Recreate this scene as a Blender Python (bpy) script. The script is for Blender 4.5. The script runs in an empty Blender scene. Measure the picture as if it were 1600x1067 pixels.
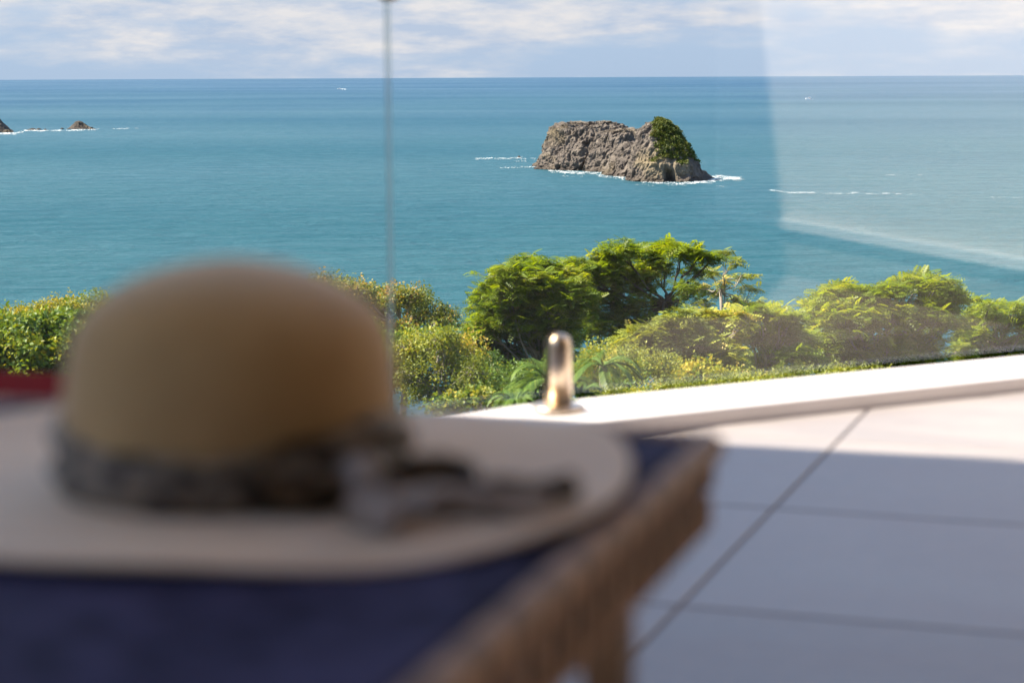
import bpy, bmesh, math, random
import numpy as np
from mathutils import Vector, Matrix

# ------------------------------------------------------------------ camera, sky, sun, exposure
scene = bpy.context.scene
C = scene.collection
R = math.radians
FPX, CX, CY = 3100.0, 800.0, 533.5          # the photograph is 1600 x 1067
PITCH, ROLL = R(7.654), R(0.25)
CAMZ = 0.67                                  # above the terrace floor (z = 0)
SEA_Z = -59.33
SUN_AZ, SUN_EL = R(-82), R(50)

camd = bpy.data.cameras.new('camera')
cam = bpy.data.objects.new('camera', camd)
C.objects.link(cam)
camd.sensor_width = 36.0
camd.lens = FPX / 1600 * 36.0
camd.clip_start, camd.clip_end = 0.05, 120000
camd.dof.use_dof = True
camd.dof.focus_distance = 260.0
camd.dof.aperture_fstop = 4.5
CM = Matrix.Rotation(math.pi / 2 - PITCH, 4, 'X') @ Matrix.Rotation(-ROLL, 4, 'Z')
cam.matrix_world = Matrix.Translation((0, 0, CAMZ)) @ CM
scene.camera = cam

world = bpy.data.worlds.new('World')
scene.world = world
world.use_nodes = True

sun_vec = Vector((math.sin(SUN_AZ) * math.cos(SUN_EL), math.cos(SUN_AZ) * math.cos(SUN_EL), math.sin(SUN_EL)))
sd = bpy.data.lights.new('sun', 'SUN')
sd.energy = 5.0
sd.angle = R(0.53)
sd.color = (1.0, 0.885, 0.73)
sun = bpy.data.objects.new('sun', sd)
C.objects.link(sun)
sun.rotation_euler = sun_vec.to_track_quat('Z', 'Y').to_euler()

vs = scene.view_settings
vs.view_transform = 'Standard'
vs.look = 'None'
vs.gamma = 1.0
vs.use_curve_mapping = False
vs.exposure = 1.7
scene.cycles.use_adaptive_sampling = False
scene.cycles.use_denoising = True
scene.cycles.denoising_prefilter = 'ACCURATE'
scene.cycles.max_bounces = 8
scene.cycles.transparent_max_bounces = 16
scene.cycles.caustics_reflective = False
scene.cycles.caustics_refractive = False
scene.cycles.sample_clamp_indirect = 6


# ------------------------------------------------------------------ node helper
class NT:
    def __init__(self, tree):
        self.t = tree
        self.n = tree.nodes
        for x in list(self.n):
            self.n.remove(x)

    def add(self, kind, ins=None, **props):
        nd = self.n.new(kind)
        for k, v in props.items():
            setattr(nd, k, v)
        for k, v in (ins or {}).items():
            s = nd.inputs[k]
            if isinstance(v, bpy.types.NodeSocket):
                self.t.links.new(v, s)
            else:
                s.default_value = v
        return nd

    def math(self, op, a, b=0.0, c=None, clamp=False):
        ins = {0: a, 1: b}
        if c is not None:
            ins[2] = c
        return self.add('ShaderNodeMath', ins, operation=op, use_clamp=clamp).outputs[0]

    def mix(self, f, a, b, blend='MIX'):
        nd = self.add('ShaderNodeMix', None, data_type='RGBA', blend_type=blend)
        for i, v in ((0, f), (6, a), (7, b)):
            if isinstance(v, bpy.types.NodeSocket):
                self.t.links.new(v, nd.inputs[i])
            else:
                nd.inputs[i].default_value = v if i == 0 else (tuple(v) + (1,))[:4]
        return nd.outputs[2]

    def ramp(self, f, stops, interp='LINEAR'):
        nd = self.add('ShaderNodeValToRGB', {0: f})
        cr = nd.color_ramp
        cr.interpolation = interp
        while len(cr.elements) < len(stops):
            cr.elements.new(0.5)
        for e, (p, c) in zip(cr.elements, stops):
            e.position = p
            e.color = (tuple(c) + (1,))[:4] if not isinstance(c, (int, float)) else (c, c, c, 1)
        return nd.outputs[0]

    def noise(self, vec, scale, detail=4, rough=0.55, dist=0.0):
        ins = {'Scale': scale, 'Detail': detail, 'Roughness': rough, 'Distortion': dist}
        if vec is not None:
            ins['Vector'] = vec
        return self.add('ShaderNodeTexNoise', ins).outputs[0]

    def mapping(self, vec, scale=(1, 1, 1), loc=(0, 0, 0), rot=(0, 0, 0)):
        return self.add('ShaderNodeMapping', {'Vector': vec, 'Location': loc, 'Rotation': rot, 'Scale': scale}).outputs[0]


def new_mat(name):
    m = bpy.data.materials.new(name)
    m.use_nodes = True
    t = NT(m.node_tree)
    out = t.add('ShaderNodeOutputMaterial')
    return m, t, out


def simple_mat(name, c1, c2, scale=8.0, rough=0.6, bump=0.0, bscale=None, metallic=0.0, detail=5, spec=0.5, stretch=(1, 1, 1)):
    m, t, out = new_mat(name)
    co = t.add('ShaderNodeTexCoord').outputs['Object']
    v = t.mapping(co, stretch)
    n = t.noise(v, scale, detail)
    col = t.mix(t.math('MULTIPLY_ADD', n, 2.0, -0.5, True), c1, c2)
    b = t.add('ShaderNodeBsdfPrincipled', {'Base Color': col, 'Roughness': rough, 'Metallic': metallic, 'Specular IOR Level': spec})
    if bump:
        bn = t.noise(v, bscale or scale * 4, detail)
        b.inputs['Normal'].default_value = (0, 0, 0)
        t.t.links.new(t.add('ShaderNodeBump', {'Height': bn, 'Strength': bump, 'Distance': 0.01}).outputs[0], b.inputs['Normal'])
    t.t.links.new(b.outputs[0], out.inputs[0])
    return m


# ------------------------------------------------------------------ sky
def build_world():
    t = NT(world.node_tree)
    out = t.add('ShaderNodeOutputWorld')
    sky = t.add('ShaderNodeTexSky', sky_type='NISHITA', sun_disc=False, sun_elevation=SUN_EL, sun_rotation=SUN_AZ,
                air_density=1.0, dust_density=0.25, ozone_density=2.0, altitude=60)
    base = t.mix(1.0, sky.outputs[0], (0.115, 0.115, 0.115), 'MULTIPLY')
    d = t.add('ShaderNodeTexCoord').outputs['Generated']
    sep = t.add('ShaderNodeSeparateXYZ', {0: d})
    z = sep.outputs[2]
    el = t.math('MAXIMUM', z, 0.0)
    # sea haze hugging the horizon, pale blue lavender
    hz = t.add('ShaderNodeMapRange', {0: el, 1: 0.05, 2: 0.38, 3: 1.0, 4: 0.0}, interpolation_type='SMOOTHSTEP').outputs[0]
    air = t.mix(t.math('MULTIPLY', el, 14.0, clamp=True), (0.154, 0.194, 0.257), (0.178, 0.222, 0.292))
    base = t.mix(hz, base, air)
    # cloud banks, flattened towards the horizon
    v = t.mapping(d, (7, 7, 40), (9.3, 4.4, 0.8))
    n1 = t.noise(v, 1.0, 6, 0.5, 0.2)
    v2 = t.mapping(d, (26, 26, 105), (1.0, 7.7, 0.0))
    n2 = t.noise(v2, 1.0, 5, 0.6)
    n = t.math('ADD', t.math('MULTIPLY', n1, 0.85), t.math('MULTIPLY', n2, 0.15))
    up = t.math('MULTIPLY', t.math('MINIMUM', t.math('MULTIPLY', el, 27.0), 1.0), 0.21)
    up = t.math('SUBTRACT', up, t.math('MULTIPLY', t.math('MINIMUM', el, 0.5), 0.62))     # fair-weather gaps overhead
    c = t.math('SUBTRACT', t.math('ADD', n, up), 0.475)
    cov = t.math('MULTIPLY', c, 5.5, clamp=True)
    lit = t.math('MULTIPLY', t.math('SUBTRACT', n2, 0.36), 3.4, clamp=True)
    ccol = t.mix(lit, (0.180, 0.205, 0.258), (0.305, 0.284, 0.280))
    col = t.mix(t.math('MULTIPLY', cov, 0.85), base, ccol)
    bg = t.add('ShaderNodeBackground', {'Color': col, 'Strength': 1.0})
    t.t.links.new(bg.outputs[0], out.inputs[0])


build_world()

# ------------------------------------------------------------------ geometry helpers
CMn = np.array(CM.to_3x3())
CAM = np.array([0, 0, CAMZ])


def ray(px, py):
    d = CMn @ np.array([(px - CX) / FPX, -(py - CY) / FPX, -1.0])
    return d / np.linalg.norm(d)


def at_z(px, py, z):
    d = ray(px, py)
    return CAM + d * ((z - CAMZ) / d[2])


def at_y(px, py, y):
    d = ray(px, py)
    return CAM + d * (y / d[1])


def fade(t):
    return t * t * t * (t * (t * 6 - 15) + 10)


def vnoise(P, seed=0):
    P = np.asarray(P, dtype=np.float64)
    I = np.floor(P).astype(np.int64)
    f = fade(P - I)

    def h(ix, iy, iz):
        n = (ix * 374761393 + iy * 668265263 + iz * 2147483647 + seed * 1274126177) & 0xFFFFFFFF
        n = ((n ^ (n >> 13)) * 1274126177) & 0xFFFFFFFF
        n = ((n ^ (n >> 16)) * 668265263) & 0xFFFFFFFF
        return ((n ^ (n >> 15)) & 0xFFFF) / 65535.0
    r = 0
    for a in (0, 1):
        for b in (0, 1):
            for c in (0, 1):
                w = (f[..., 0] if a else 1 - f[..., 0]) * (f[..., 1] if b else 1 - f[..., 1]) * (f[..., 2] if c else 1 - f[..., 2])
                r = r + w * h(I[..., 0] + a, I[..., 1] + b, I[..., 2] + c)
    return r


def fbm(P, octs=4, seed=0, gain=0.5):
    P = np.asarray(P, dtype=np.float64)
    a, s, r = 1.0, 0.0, 0.0
    for i in range(octs):
        r = r + a * vnoise(P * (2 ** i), seed + i * 17)
        s += a
        a *= gain
    return r / s


def link(o, parent=None, kind=None):
    C.objects.link(o)
    if parent is not None:
        o.parent = parent
    if kind:
        o['kind'] = kind
    return o


def tag(o, label, cat, group=None):
    o['label'] = label
    o['category'] = cat
    if group:
        o['group'] = group
    return o


def empty(name, loc=(0, 0, 0), rz=0.0):
    o = bpy.data.objects.new(name, None)
    o.location = loc
    o.rotation_euler = (0, 0, rz)
    o.empty_display_size = 0.2
    C.objects.link(o)
    return o


def mesh_np(name, V, F, smooth=False, tint=None):
    """V (n,3); F list of (m,k) index arrays"""
    V = np.ascontiguousarray(V, dtype=np.float32)
    if not isinstance(F, list):
        F = [F]
    F = [np.asarray(f, dtype=np.int32) for f in F if len(f)]
    me = bpy.data.meshes.new(name)
    loops = np.concatenate([f.ravel() for f in F])
    starts, s = [], 0
    for f in F:
        starts.append(s + np.arange(len(f), dtype=np.int32) * f.shape[1])
        s += f.size
    starts = np.concatenate(starts).astype(np.int32)
    me.vertices.add(len(V))
    me.vertices.foreach_set('co', V.ravel())
    me.loops.add(len(loops))
    me.loops.foreach_set('vertex_index', loops)
    me.polygons.add(len(starts))
    me.polygons.foreach_set('loop_start', starts)
    me.polygons.foreach_set('use_smooth', np.full(len(starts), bool(smooth)))
    if tint is not None:
        at = me.attributes.new('tint', 'FLOAT', 'POINT')
        at.data.foreach_set('value', np.ascontiguousarray(tint, dtype=np.float32))
    me.update(calc_edges=True)
    me.validate()
    return me


def obj(name, me, mat=None, parent=None, kind=None):
    o = bpy.data.objects.new(name, me)
    if mat is not None:
        me.materials.clear()
        for m in (mat if isinstance(mat, (list, tuple)) else [mat]):
            me.materials.append(m)
    return link(o, parent, kind)


class MB:
    """collects tubes / sheets into one mesh"""

    def __init__(self):
        self.V, self.F4, self.F3, self.n, self.T = [], [], [], 0, []

    def put(self, V, F, tint=0.5):
        V = np.asarray(V, dtype=np.float64)
        F = np.asarray(F) + self.n
        (self.F4 if F.shape[1] == 4 else self.F3).append(F)
        self.V.append(V)
        self.T.append(np.full(len(V), tint) if np.isscalar(tint) else tint)
        self.n += len(V)

    def tube(self, path, rad, sides=6, cap=True, tint=0.5):
        path = np.asarray(path, dtype=np.float64)
        n = len(path)
        rad = np.broadcast_to(np.asarray(rad, dtype=np.float64), (n,))
        tg = np.gradient(path, axis=0)
        tg /= np.linalg.norm(tg, axis=1)[:, None] + 1e-12
        ref = np.array([0.31, 0.17, 0.93]) if abs(tg[0][2]) < 0.9 else np.array([1.0, 0.2, 0.1])
        u = np.cross(tg, ref)
        u /= np.linalg.norm(u, axis=1)[:, None] + 1e-12
        w = np.cross(tg, u)
        a = np.arange(sides) / sides * 2 * math.pi
        V = path[:, None, :] + rad[:, None, None] * (u[:, None, :] * np.cos(a)[None, :, None] + w[:, None, :] * np.sin(a)[None, :, None])
        V = V.reshape(-1, 3)
        i = np.arange(n - 1)[:, None] * sides
        j = np.arange(sides)[None, :]
        k = (j + 1) % sides
        F = np.stack([i + j, i + k, i + sides + k, i + sides + j], -1).reshape(-1, 4)
        self.put(V, F, tint)
        if cap:
            b = self.n - len(V)
            for ring, flip in ((0, True), (n - 1, False)):
                c = self.n
                self.V.append(path[ring][None])
                self.T.append(np.full(1, tint))
                self.n += 1
                idx = b + ring * sides + np.arange(sides)
                nx = b + ring * sides + (np.arange(sides) + 1) % sides
                tri = np.stack([nx, idx, np.full(sides, c)] if flip else [idx, nx, np.full(sides, c)], -1)
                self.F3.append(tri)

    def box(self, c, ax, ay, az, hx, hy, hz):
        c, ax, ay, az = (np.asarray(v, dtype=float) for v in (c, ax, ay, az))
        V = [c + ax * sx * hx + ay * sy * hy + az * sz * hz for sz in (-1, 1) for sy in (-1, 1) for sx in (-1, 1)]
        F = [[0, 2, 3, 1], [4, 5, 7, 6], [0, 1, 5, 4], [2, 6, 7, 3], [0, 4, 6, 2], [1, 3, 7, 5]]
        self.put(V, F)

    def mesh(self, name, smooth=False, tint=False):
        V = np.concatenate(self.V)
        F = []
        if self.F4:
            F.append(np.concatenate(self.F4))
        if self.F3:
            F.append(np.concatenate(self.F3))
        return mesh_np(name, V, F, smooth, np.concatenate(self.T) if tint else None)

    def build(self, name, mat, parent=None, smooth=False, kind=None, tint=False):
        return obj(name, self.mesh(name, smooth, tint), mat, parent, kind)


def bevel_box(name, size, bev, seg=2):
    bm = bmesh.new()
    bmesh.ops.create_cube(bm, size=1.0)
    bmesh.ops.scale(bm, vec=size, verts=bm.verts)
    if bev:
        bmesh.ops.bevel(bm, geom=list(bm.edges), offset=bev, segments=seg, affect='EDGES', profile=0.5)
    me = bpy.data.meshes.new(name)
    bm.to_mesh(me)
    bm.free()
    return me


def lathe(name, prof, seg=48, smooth=True):
    prof = np.asarray(prof, dtype=float)
    a = np.arange(seg) / seg * 2 * math.pi
    V = np.stack([prof[:, 0][:, None] * np.cos(a), prof[:, 0][:, None] * np.sin(a), np.repeat(prof[:, 1][:, None], seg, 1)], -1).reshape(-1, 3)
    i = np.arange(len(prof) - 1)[:, None] * seg
    j = np.arange(seg)[None, :]
    k = (j + 1) % seg
    F = np.stack([i + j, i + k, i + seg + k, i + seg + j], -1).reshape(-1, 4)
    return mesh_np(name, V, F, smooth)


def frame_obj(o, origin, ax, ay, az=(0, 0, 1)):
    m = Matrix.Identity(4)
    for i, a in enumerate((ax, ay, az)):
        for r in range(3):
            m[r][i] = a[r]
    m.translation = Vector(origin)
    o.matrix_world = m
    return o


# ------------------------------------------------------------------ materials
def sea_mat():
    m, t, out = new_mat('sea_water')
    p = t.add('ShaderNodeNewGeometry').outputs['Position']
    # wide bands of silt, current and wind
    big = t.noise(t.mapping(p, (0.0011, 0.0006, 0.001), (3, 5, 0)), 1.0, 4, 0.55, 0.6)
    far = t.noise(t.mapping(p, (0.00028, 0.0011, 0.001), (1, 2, 0)), 1.0, 5, 0.6, 0.3)
    mid = t.noise(t.mapping(p, (0.006, 0.0035, 0.01)), 1.0, 5, 0.62, 0.5)
    f = t.math('ADD', t.math('MULTIPLY', big, 0.45), t.math('ADD', t.math('MULTIPLY', far, 0.35), t.math('MULTIPLY', mid, 0.2)))
    f = t.math('MULTIPLY_ADD', f, 3.2, -1.1, True)
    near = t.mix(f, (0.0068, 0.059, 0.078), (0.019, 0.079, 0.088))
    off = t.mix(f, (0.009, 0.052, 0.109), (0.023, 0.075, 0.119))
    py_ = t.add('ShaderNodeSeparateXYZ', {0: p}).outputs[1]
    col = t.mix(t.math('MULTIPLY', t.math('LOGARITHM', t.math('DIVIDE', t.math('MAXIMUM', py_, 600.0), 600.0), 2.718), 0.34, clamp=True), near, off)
    # wave facets
    w1 = t.noise(t.mapping(p, (0.10, 0.22, 0.1), rot=(0, 0, 0.25)), 1.0, 6, 0.62, 0.4)
    w2 = t.noise(t.mapping(p, (0.014, 0.03, 0.1), rot=(0, 0, -0.2)), 1.0, 4, 0.55)
    w3 = t.noise(t.mapping(p, (0.030, 0.055, 0.1), rot=(0, 0, 0.12)), 1.0, 5, 0.6, 0.6)
    hgt = t.math('ADD', t.math('ADD', t.math('MULTIPLY', w1, 1.0), t.math('MULTIPLY', w3, 3.2)), t.math('MULTIPLY', w2, 3.0))
    bump = t.add('ShaderNodeBump', {'Height': hgt, 'Strength': 0.65, 'Distance': 2.4}).outputs[0]
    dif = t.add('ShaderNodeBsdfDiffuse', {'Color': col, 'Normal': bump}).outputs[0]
    glo = t.add('ShaderNodeBsdfGlossy', {'Color': (1, 1, 1, 1), 'Roughness': 0.32, 'Normal': bump}).outputs[0]
    fr = t.add('ShaderNodeFresnel', {'IOR': 1.33, 'Normal': bump}).outputs[0]
    wind = t.math('MULTIPLY_ADD', far, 0.5, 0.03)
    fac = t.math('MINIMUM', t.math('MULTIPLY', fr, wind), 0.42)
    mx = t.add('ShaderNodeMixShader', {0: fac, 1: dif, 2: glo}).outputs[0]
    t.t.links.new(mx, out.inputs[0])
    return m


def leaf_mat(name, stops, transl=0.35, rough=0.5):
    m, t, out = new_mat(name)
    a = t.add('ShaderNodeAttribute', attribute_name='tint').outputs['Fac']
    col = t.ramp(a, stops)
    d = t.add('ShaderNodeBsdfDiffuse', {'Color': col}).outputs[0]
    tr = t.add('ShaderNodeBsdfTranslucent', {'Color': t.mix(1.0, col, (1.3, 1.15, 0.4), 'MULTIPLY')}).outputs[0]
    mx = t.add('ShaderNodeMixShader', {0: transl, 1: d, 2: tr}).outputs[0]
    g = t.add('ShaderNodeBsdfGlossy', {'Color': (1, 1, 1, 1), 'Roughness': rough}).outputs[0]
    mx2 = t.add('ShaderNodeMixShader', {0: 0.02, 1: mx, 2: g}).outputs[0]
    t.t.links.new(mx2, out.inputs[0])
    return m


def glass_mat():
    m, t, out = new_mat('clear_glass')
    bf = t.add('ShaderNodeNewGeometry').outputs['Backfacing']
    ior = t.math('MULTIPLY_ADD', bf, 1 / 1.54 - 1.54, 1.54)
    fr = t.add('ShaderNodeFresnel', {'IOR': ior}).outputs[0]
    tr = t.add('ShaderNodeBsdfTransparent', {'Color': (0.975, 0.99, 0.985, 1)}).outputs[0]
    g = t.add('ShaderNodeBsdfGlossy', {'Color': (1, 1, 1, 1), 'Roughness': 0.0}).outputs[0]
    t.t.links.new(t.add('ShaderNodeMixShader', {0: fr, 1: tr, 2: g}).outputs[0], out.inputs[0])
    return m


def glass_edge_mat():
    m, t, out = new_mat('polished_glass_edge')
    tr = t.add('ShaderNodeBsdfTransparent', {'Color': (0.75, 0.85, 0.82, 1)}).outputs[0]
    d = t.add('ShaderNodeBsdfPrincipled', {'Base Color': (0.72, 0.75, 0.74, 1), 'Roughness': 0.25}).outputs[0]
    t.t.links.new(t.add('ShaderNodeMixShader', {0: 0.55, 1: tr, 2: d}).outputs[0], out.inputs[0])
    return m


def rock_mat(name, wet=3.0, tone=1.0):
    m, t, out = new_mat(name)
    p = t.add('ShaderNodeNewGeometry').outputs['Position']
    n1 = t.noise(t.mapping(p, (0.10, 0.10, 0.05)), 1.0, 6, 0.6)
    n2 = t.noise(t.mapping(p, (0.5, 0.5, 0.3)), 1.0, 6, 0.65)
    n3 = t.noise(t.mapping(p, (0.03, 0.03, 0.06), (9, 3, 1)), 1.0, 4, 0.5)
    col = t.ramp(t.math('ADD', t.math('MULTIPLY', n1, 0.5), t.math('MULTIPLY', n2, 0.5)),
                 [(0.30, (0.055 * tone, 0.045 * tone, 0.040 * tone)), (0.47, (0.155 * tone, 0.127 * tone, 0.106 * tone)), (0.68, (0.29 * tone, 0.24 * tone, 0.19 * tone))])
    col = t.mix(t.math('MULTIPLY_ADD', n3, 5.0, -2.6, True), col, (0.28 * tone, 0.22 * tone, 0.135 * tone))
    zz = t.add('ShaderNodeSeparateXYZ', {0: p}).outputs[2]
    h = t.math('ADD', t.math('SUBTRACT', zz, SEA_Z), t.math('MULTIPLY_ADD', n2, -3.0, 1.5))
    w = t.math('SUBTRACT', 1.0, t.math('DIVIDE', h, wet), clamp=True)
    col = t.mix(t.math('MULTIPLY', w, 0.8), col, (0.05, 0.038, 0.03))
    b = t.add('ShaderNodeBsdfPrincipled', {'Base Color': col, 'Roughness': 0.85, 'Specular IOR Level': 0.2})
    bp = t.add('ShaderNodeBump', {'Height': t.noise(t.mapping(p, (0.9, 0.9, 0.6)), 1.0, 6, 0.7), 'Strength': 0.8, 'Distance': 1.2}).outputs[0]
    t.t.links.new(bp, b.inputs['Normal'])
    t.t.links.new(b.outputs[0], out.inputs[0])
    return m


M = {}
M['sea'] = sea_mat()
M['foam'] = simple_mat('foam', (0.40, 0.45, 0.46), (0.55, 0.58, 0.58), 0.2, 0.8)
M['rock'] = rock_mat('island_rock', 4.2, 0.8)
M['dark_rock'] = rock_mat('islet_rock', 2.5, 0.42)
M['soil'] = simple_mat('hillside_soil', (0.06, 0.05, 0.03), (0.035, 0.045, 0.02), 0.6, 0.95, 0.5)
M['tile'] = simple_mat('pale_tile', (0.300, 0.266, 0.275), (0.34, 0.305, 0.312), 2.2, 0.42, 0.05, 60, spec=0.4, stretch=(1, 2.5, 1))
m, t, out = new_mat('pale_tile')
co = t.add('ShaderNodeTexCoord').outputs['Object']
rnd = t.add('ShaderNodeObjectInfo').outputs['Random']
sh = t.add('ShaderNodeVectorMath', {0: co, 1: t.add('ShaderNodeCombineXYZ', {0: t.math('MULTIPLY', rnd, 37.0), 1: t.math('MULTIPLY', rnd, 11.0)}).outputs[0]}, operation='ADD').outputs[0]
n1 = t.noise(t.mapping(sh, (1.2, 3.5, 1)), 2.0, 6, 0.6, 0.4)
n2 = t.noise(sh, 26.0, 5, 0.65)
f = t.math('ADD', t.math('MULTIPLY', n1, 0.75), t.math('ADD', t.math('MULTIPLY', n2, 0.25), t.math('MULTIPLY_ADD', rnd, 0.30, -0.15)))
col = t.ramp(f, [(0.28, (0.285, 0.250, 0.242)), (0.5, (0.345, 0.305, 0.295)), (0.75, (0.405, 0.358, 0.342))])
b = t.add('ShaderNodeBsdfPrincipled', {'Base Color': col, 'Roughness': t.math('MULTIPLY_ADD', n1, 0.3, 0.30), 'Specular IOR Level': 0.4})
t.t.links.new(b.outputs[0], out.inputs[0])
M['tile'] = m
M['grout'] = simple_mat('grout', (0.20, 0.175, 0.18), (0.24, 0.215, 0.215), 14, 0.9)
M['kerb'] = simple_mat('kerb_stone', (0.81, 0.765, 0.765), (0.87, 0.825, 0.825), 5, 0.6, 0.1, 80)
M['stucco'] = simple_mat('white_stucco', (0.66, 0.59, 0.52), (0.71, 0.64, 0.57), 3, 0.9, 0.3, 120)
M['plinth'] = simple_mat('grey_plinth', (0.20, 0.19, 0.18), (0.26, 0.25, 0.23), 6, 0.8, 0.2, 60)
M['wood'] = simple_mat('ceiling_boards', (0.50, 0.29, 0.13), (0.58, 0.36, 0.18), 3, 0.55, 0.1, 30, stretch=(1, 12, 1))
M['wall'] = simple_mat('villa_wall', (0.16, 0.085, 0.04), (0.22, 0.12, 0.06), 2, 0.9, 0.2, 80)
M['steel'] = simple_mat('brushed_steel', (0.60, 0.47, 0.34), (0.66, 0.53, 0.40), 30, 0.33, metallic=1.0)
M['glass'] = glass_mat()
M['glass_edge'] = glass_edge_mat()
M['rubber'] = simple_mat('black_rubber', (0.02, 0.02, 0.02), (0.035, 0.035, 0.035), 30, 0.7)
M['bark_pale'] = simple_mat('pale_bark', (0.20, 0.165, 0.125), (0.36, 0.31, 0.25), 5, 0.9, 0.4, 30)
M['bark_dark'] = simple_mat('dark_bark', (0.055, 0.043, 0.033), (0.12, 0.095, 0.07), 5, 0.9, 0.4, 30)
M['leaf_bright'] = leaf_mat('leaf_bright', [(0.0, (0.075, 0.128, 0.005)), (0.45, (0.160, 0.235, 0.008)), (0.8, (0.235, 0.305, 0.011)), (1.0, (0.30, 0.32, 0.02))], 0.58)
M['leaf_olive'] = leaf_mat('leaf_olive', [(0.0, (0.1132, 0.1429, 0.0241)), (0.5, (0.2493, 0.2859, 0.0362)), (0.85, (0.4247, 0.4145, 0.0529)), (1.0, (0.5664, 0.4002, 0.0906))])
M['leaf_russet'] = leaf_mat('leaf_russet', [(0.0, (0.0761, 0.1097, 0.0209)), (0.5, (0.1739, 0.2194, 0.0348)), (0.8, (0.326, 0.2852, 0.0696)), (1.0, (0.5651, 0.3291, 0.0927))])
M['leaf_yellow'] = leaf_mat('leaf_yellow', [(0.0, (0.0676, 0.1287, 0.018)), (0.45, (0.1502, 0.2145, 0.02)), (0.8, (0.3303, 0.3146, 0.022)), (1.0, (0.4955, 0.3861, 0.04))])
M['leaf_shrub'] = leaf_mat('leaf_shrub', [(0.0, (0.0591, 0.1032, 0.021)), (0.5, (0.1221, 0.2063, 0.0341)), (0.85, (0.2166, 0.3095, 0.0394)), (1.0, (0.3938, 0.375, 0.0525))])
M['leaf_palm'] = leaf_mat('leaf_palm', [(0.0, (0.0529, 0.1008, 0.0212)), (0.6, (0.1235, 0.2016, 0.0353)), (1.0, (0.247, 0.2856, 0.0588))], 0.25, 0.35)
M['scrub'] = leaf_mat('leaf_scrub', [(0.0, (0.055, 0.080, 0.014)), (0.6, (0.12, 0.15, 0.026)), (1.0, (0.22, 0.19, 0.05))], 0.2)

# ------------------------------------------------------------------ sea
a = np.arange(256) / 256 * 2 * math.pi
rings = [0.0, 300, 1200, 5000, 16000, 40000]
V = [[0, 0, SEA_Z]]
for r in rings[1:]:
    V += [[r * math.cos(x), r * math.sin(x), SEA_Z] for x in a]
F3 = [[0, 1 + i, 1 + (i + 1) % 256] for i in range(256)]
F4 = []
for k in range(len(rings) - 2):
    b0, b1 = 1 + k * 256, 1 + (k + 1) * 256
    F4 += [[b0 + i, b1 + i, b1 + (i + 1) % 256, b0 + (i + 1) % 256] for i in range(256)]
obj('sea', mesh_np('sea', np.array(V), [np.array(F4), np.array(F3)]), M['sea'], kind='structure')


# ------------------------------------------------------------------ rock island
def block(center, base_shift, H, foot, prof, nth, nz, seed, amp=1.0, caves=(), lean=(0, 0)):
    """star-shaped rock: foot(theta) base radius, prof = (z fraction, radius fraction) pairs per theta weight"""
    th = np.arange(nth) / nth * 2 * math.pi
    s = np.linspace(0, 1, nz)
    # denser sampling follows the profile length
    pz, pr = np.array(prof)[:, 0], np.array(prof)[:, 1]
    L = np.concatenate([[0], np.cumsum(np.hypot(np.diff(pz), np.diff(pr)))])
    L /= L[-1]
    zz = np.interp(s, L, pz)
    rr = np.interp(s, L, pr)
    R0 = foot(th)
    rad = rr[:, None] * R0[None, :]
    z = np.repeat((zz * H)[:, None], nth, 1)
    x = center[0] + lean[0] * zz[:, None] + rad * np.cos(th)
    y = center[1] + lean[1] * zz[:, None] + rad * np.sin(th)
    P = np.stack([x, y, z], -1)
    out = np.stack([np.cos(th) + 0 * z, np.sin(th) + 0 * z, 0.55 * zz[:, None] + 0 * z], -1)
    S = np.array([1, 1, 0.55])
    d = (fbm(P * S / 15, 3, seed) - 0.5) * 7.5
    Q = P + (np.stack([fbm(P / 5, 2, seed + 31), fbm(P / 5, 2, seed + 32), fbm(P / 5, 2, seed + 33)], -1) - 0.5) * 5
    rid = np.abs(fbm(Q * np.array([1, 1, 0.42]) / 6.0, 4, seed + 5, 0.62) - 0.5) * 2
    d += (0.30 - np.minimum(rid, 0.42)) * 4.2
    blk = np.floor(fbm(Q * np.array([1, 1, 0.6]) / 3.2, 2, seed + 7) * 7) / 7
    d += (blk - 0.5) * 3.4
    d += (fbm(P * np.array([1, 1, 0.6]) / 1.7, 2, seed + 9) - 0.5) * 1.7
    d *= np.minimum(1, rr[:, None] * 3 + 0.25) * amp
    for (ct, cw, ch, depth) in caves:
        dt = (th - ct + math.pi) % (2 * math.pi) - math.pi
        g = np.exp(-(dt / cw) ** 4)[None, :] * np.exp(-(z / ch) ** 4)
        d -= g * depth
    P = P + out * d[..., None]
    P[..., 2] = np.where(zz[:, None] <= 0, -3.0, P[..., 2])
    P[..., 2] += SEA_Z
    V = P.reshape(-1, 3)
    i = np.arange(nz - 1)[:, None] * nth
    j = np.arange(nth)[None, :]
    k = (j + 1) % nth
    F = np.stack([i + j, i + k, i + nth + k, i + nth + j], -1).reshape(-1, 4)
    return V, F, P


def ell(a_, b_, rot, wob=0.08, seed=1):
    def f(th):
        t = th - rot
        r = 1 / np.sqrt((np.cos(t) / a_) ** 2 + (np.sin(t) / b_) ** 2)
        n = fbm(np.stack([np.cos(th) * 1.7 + 5, np.sin(th) * 1.7 + 3, 0 * th + seed], -1), 3, seed)
        return r * (1 + (n - 0.5) * 2 * wob)
    return f


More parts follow.
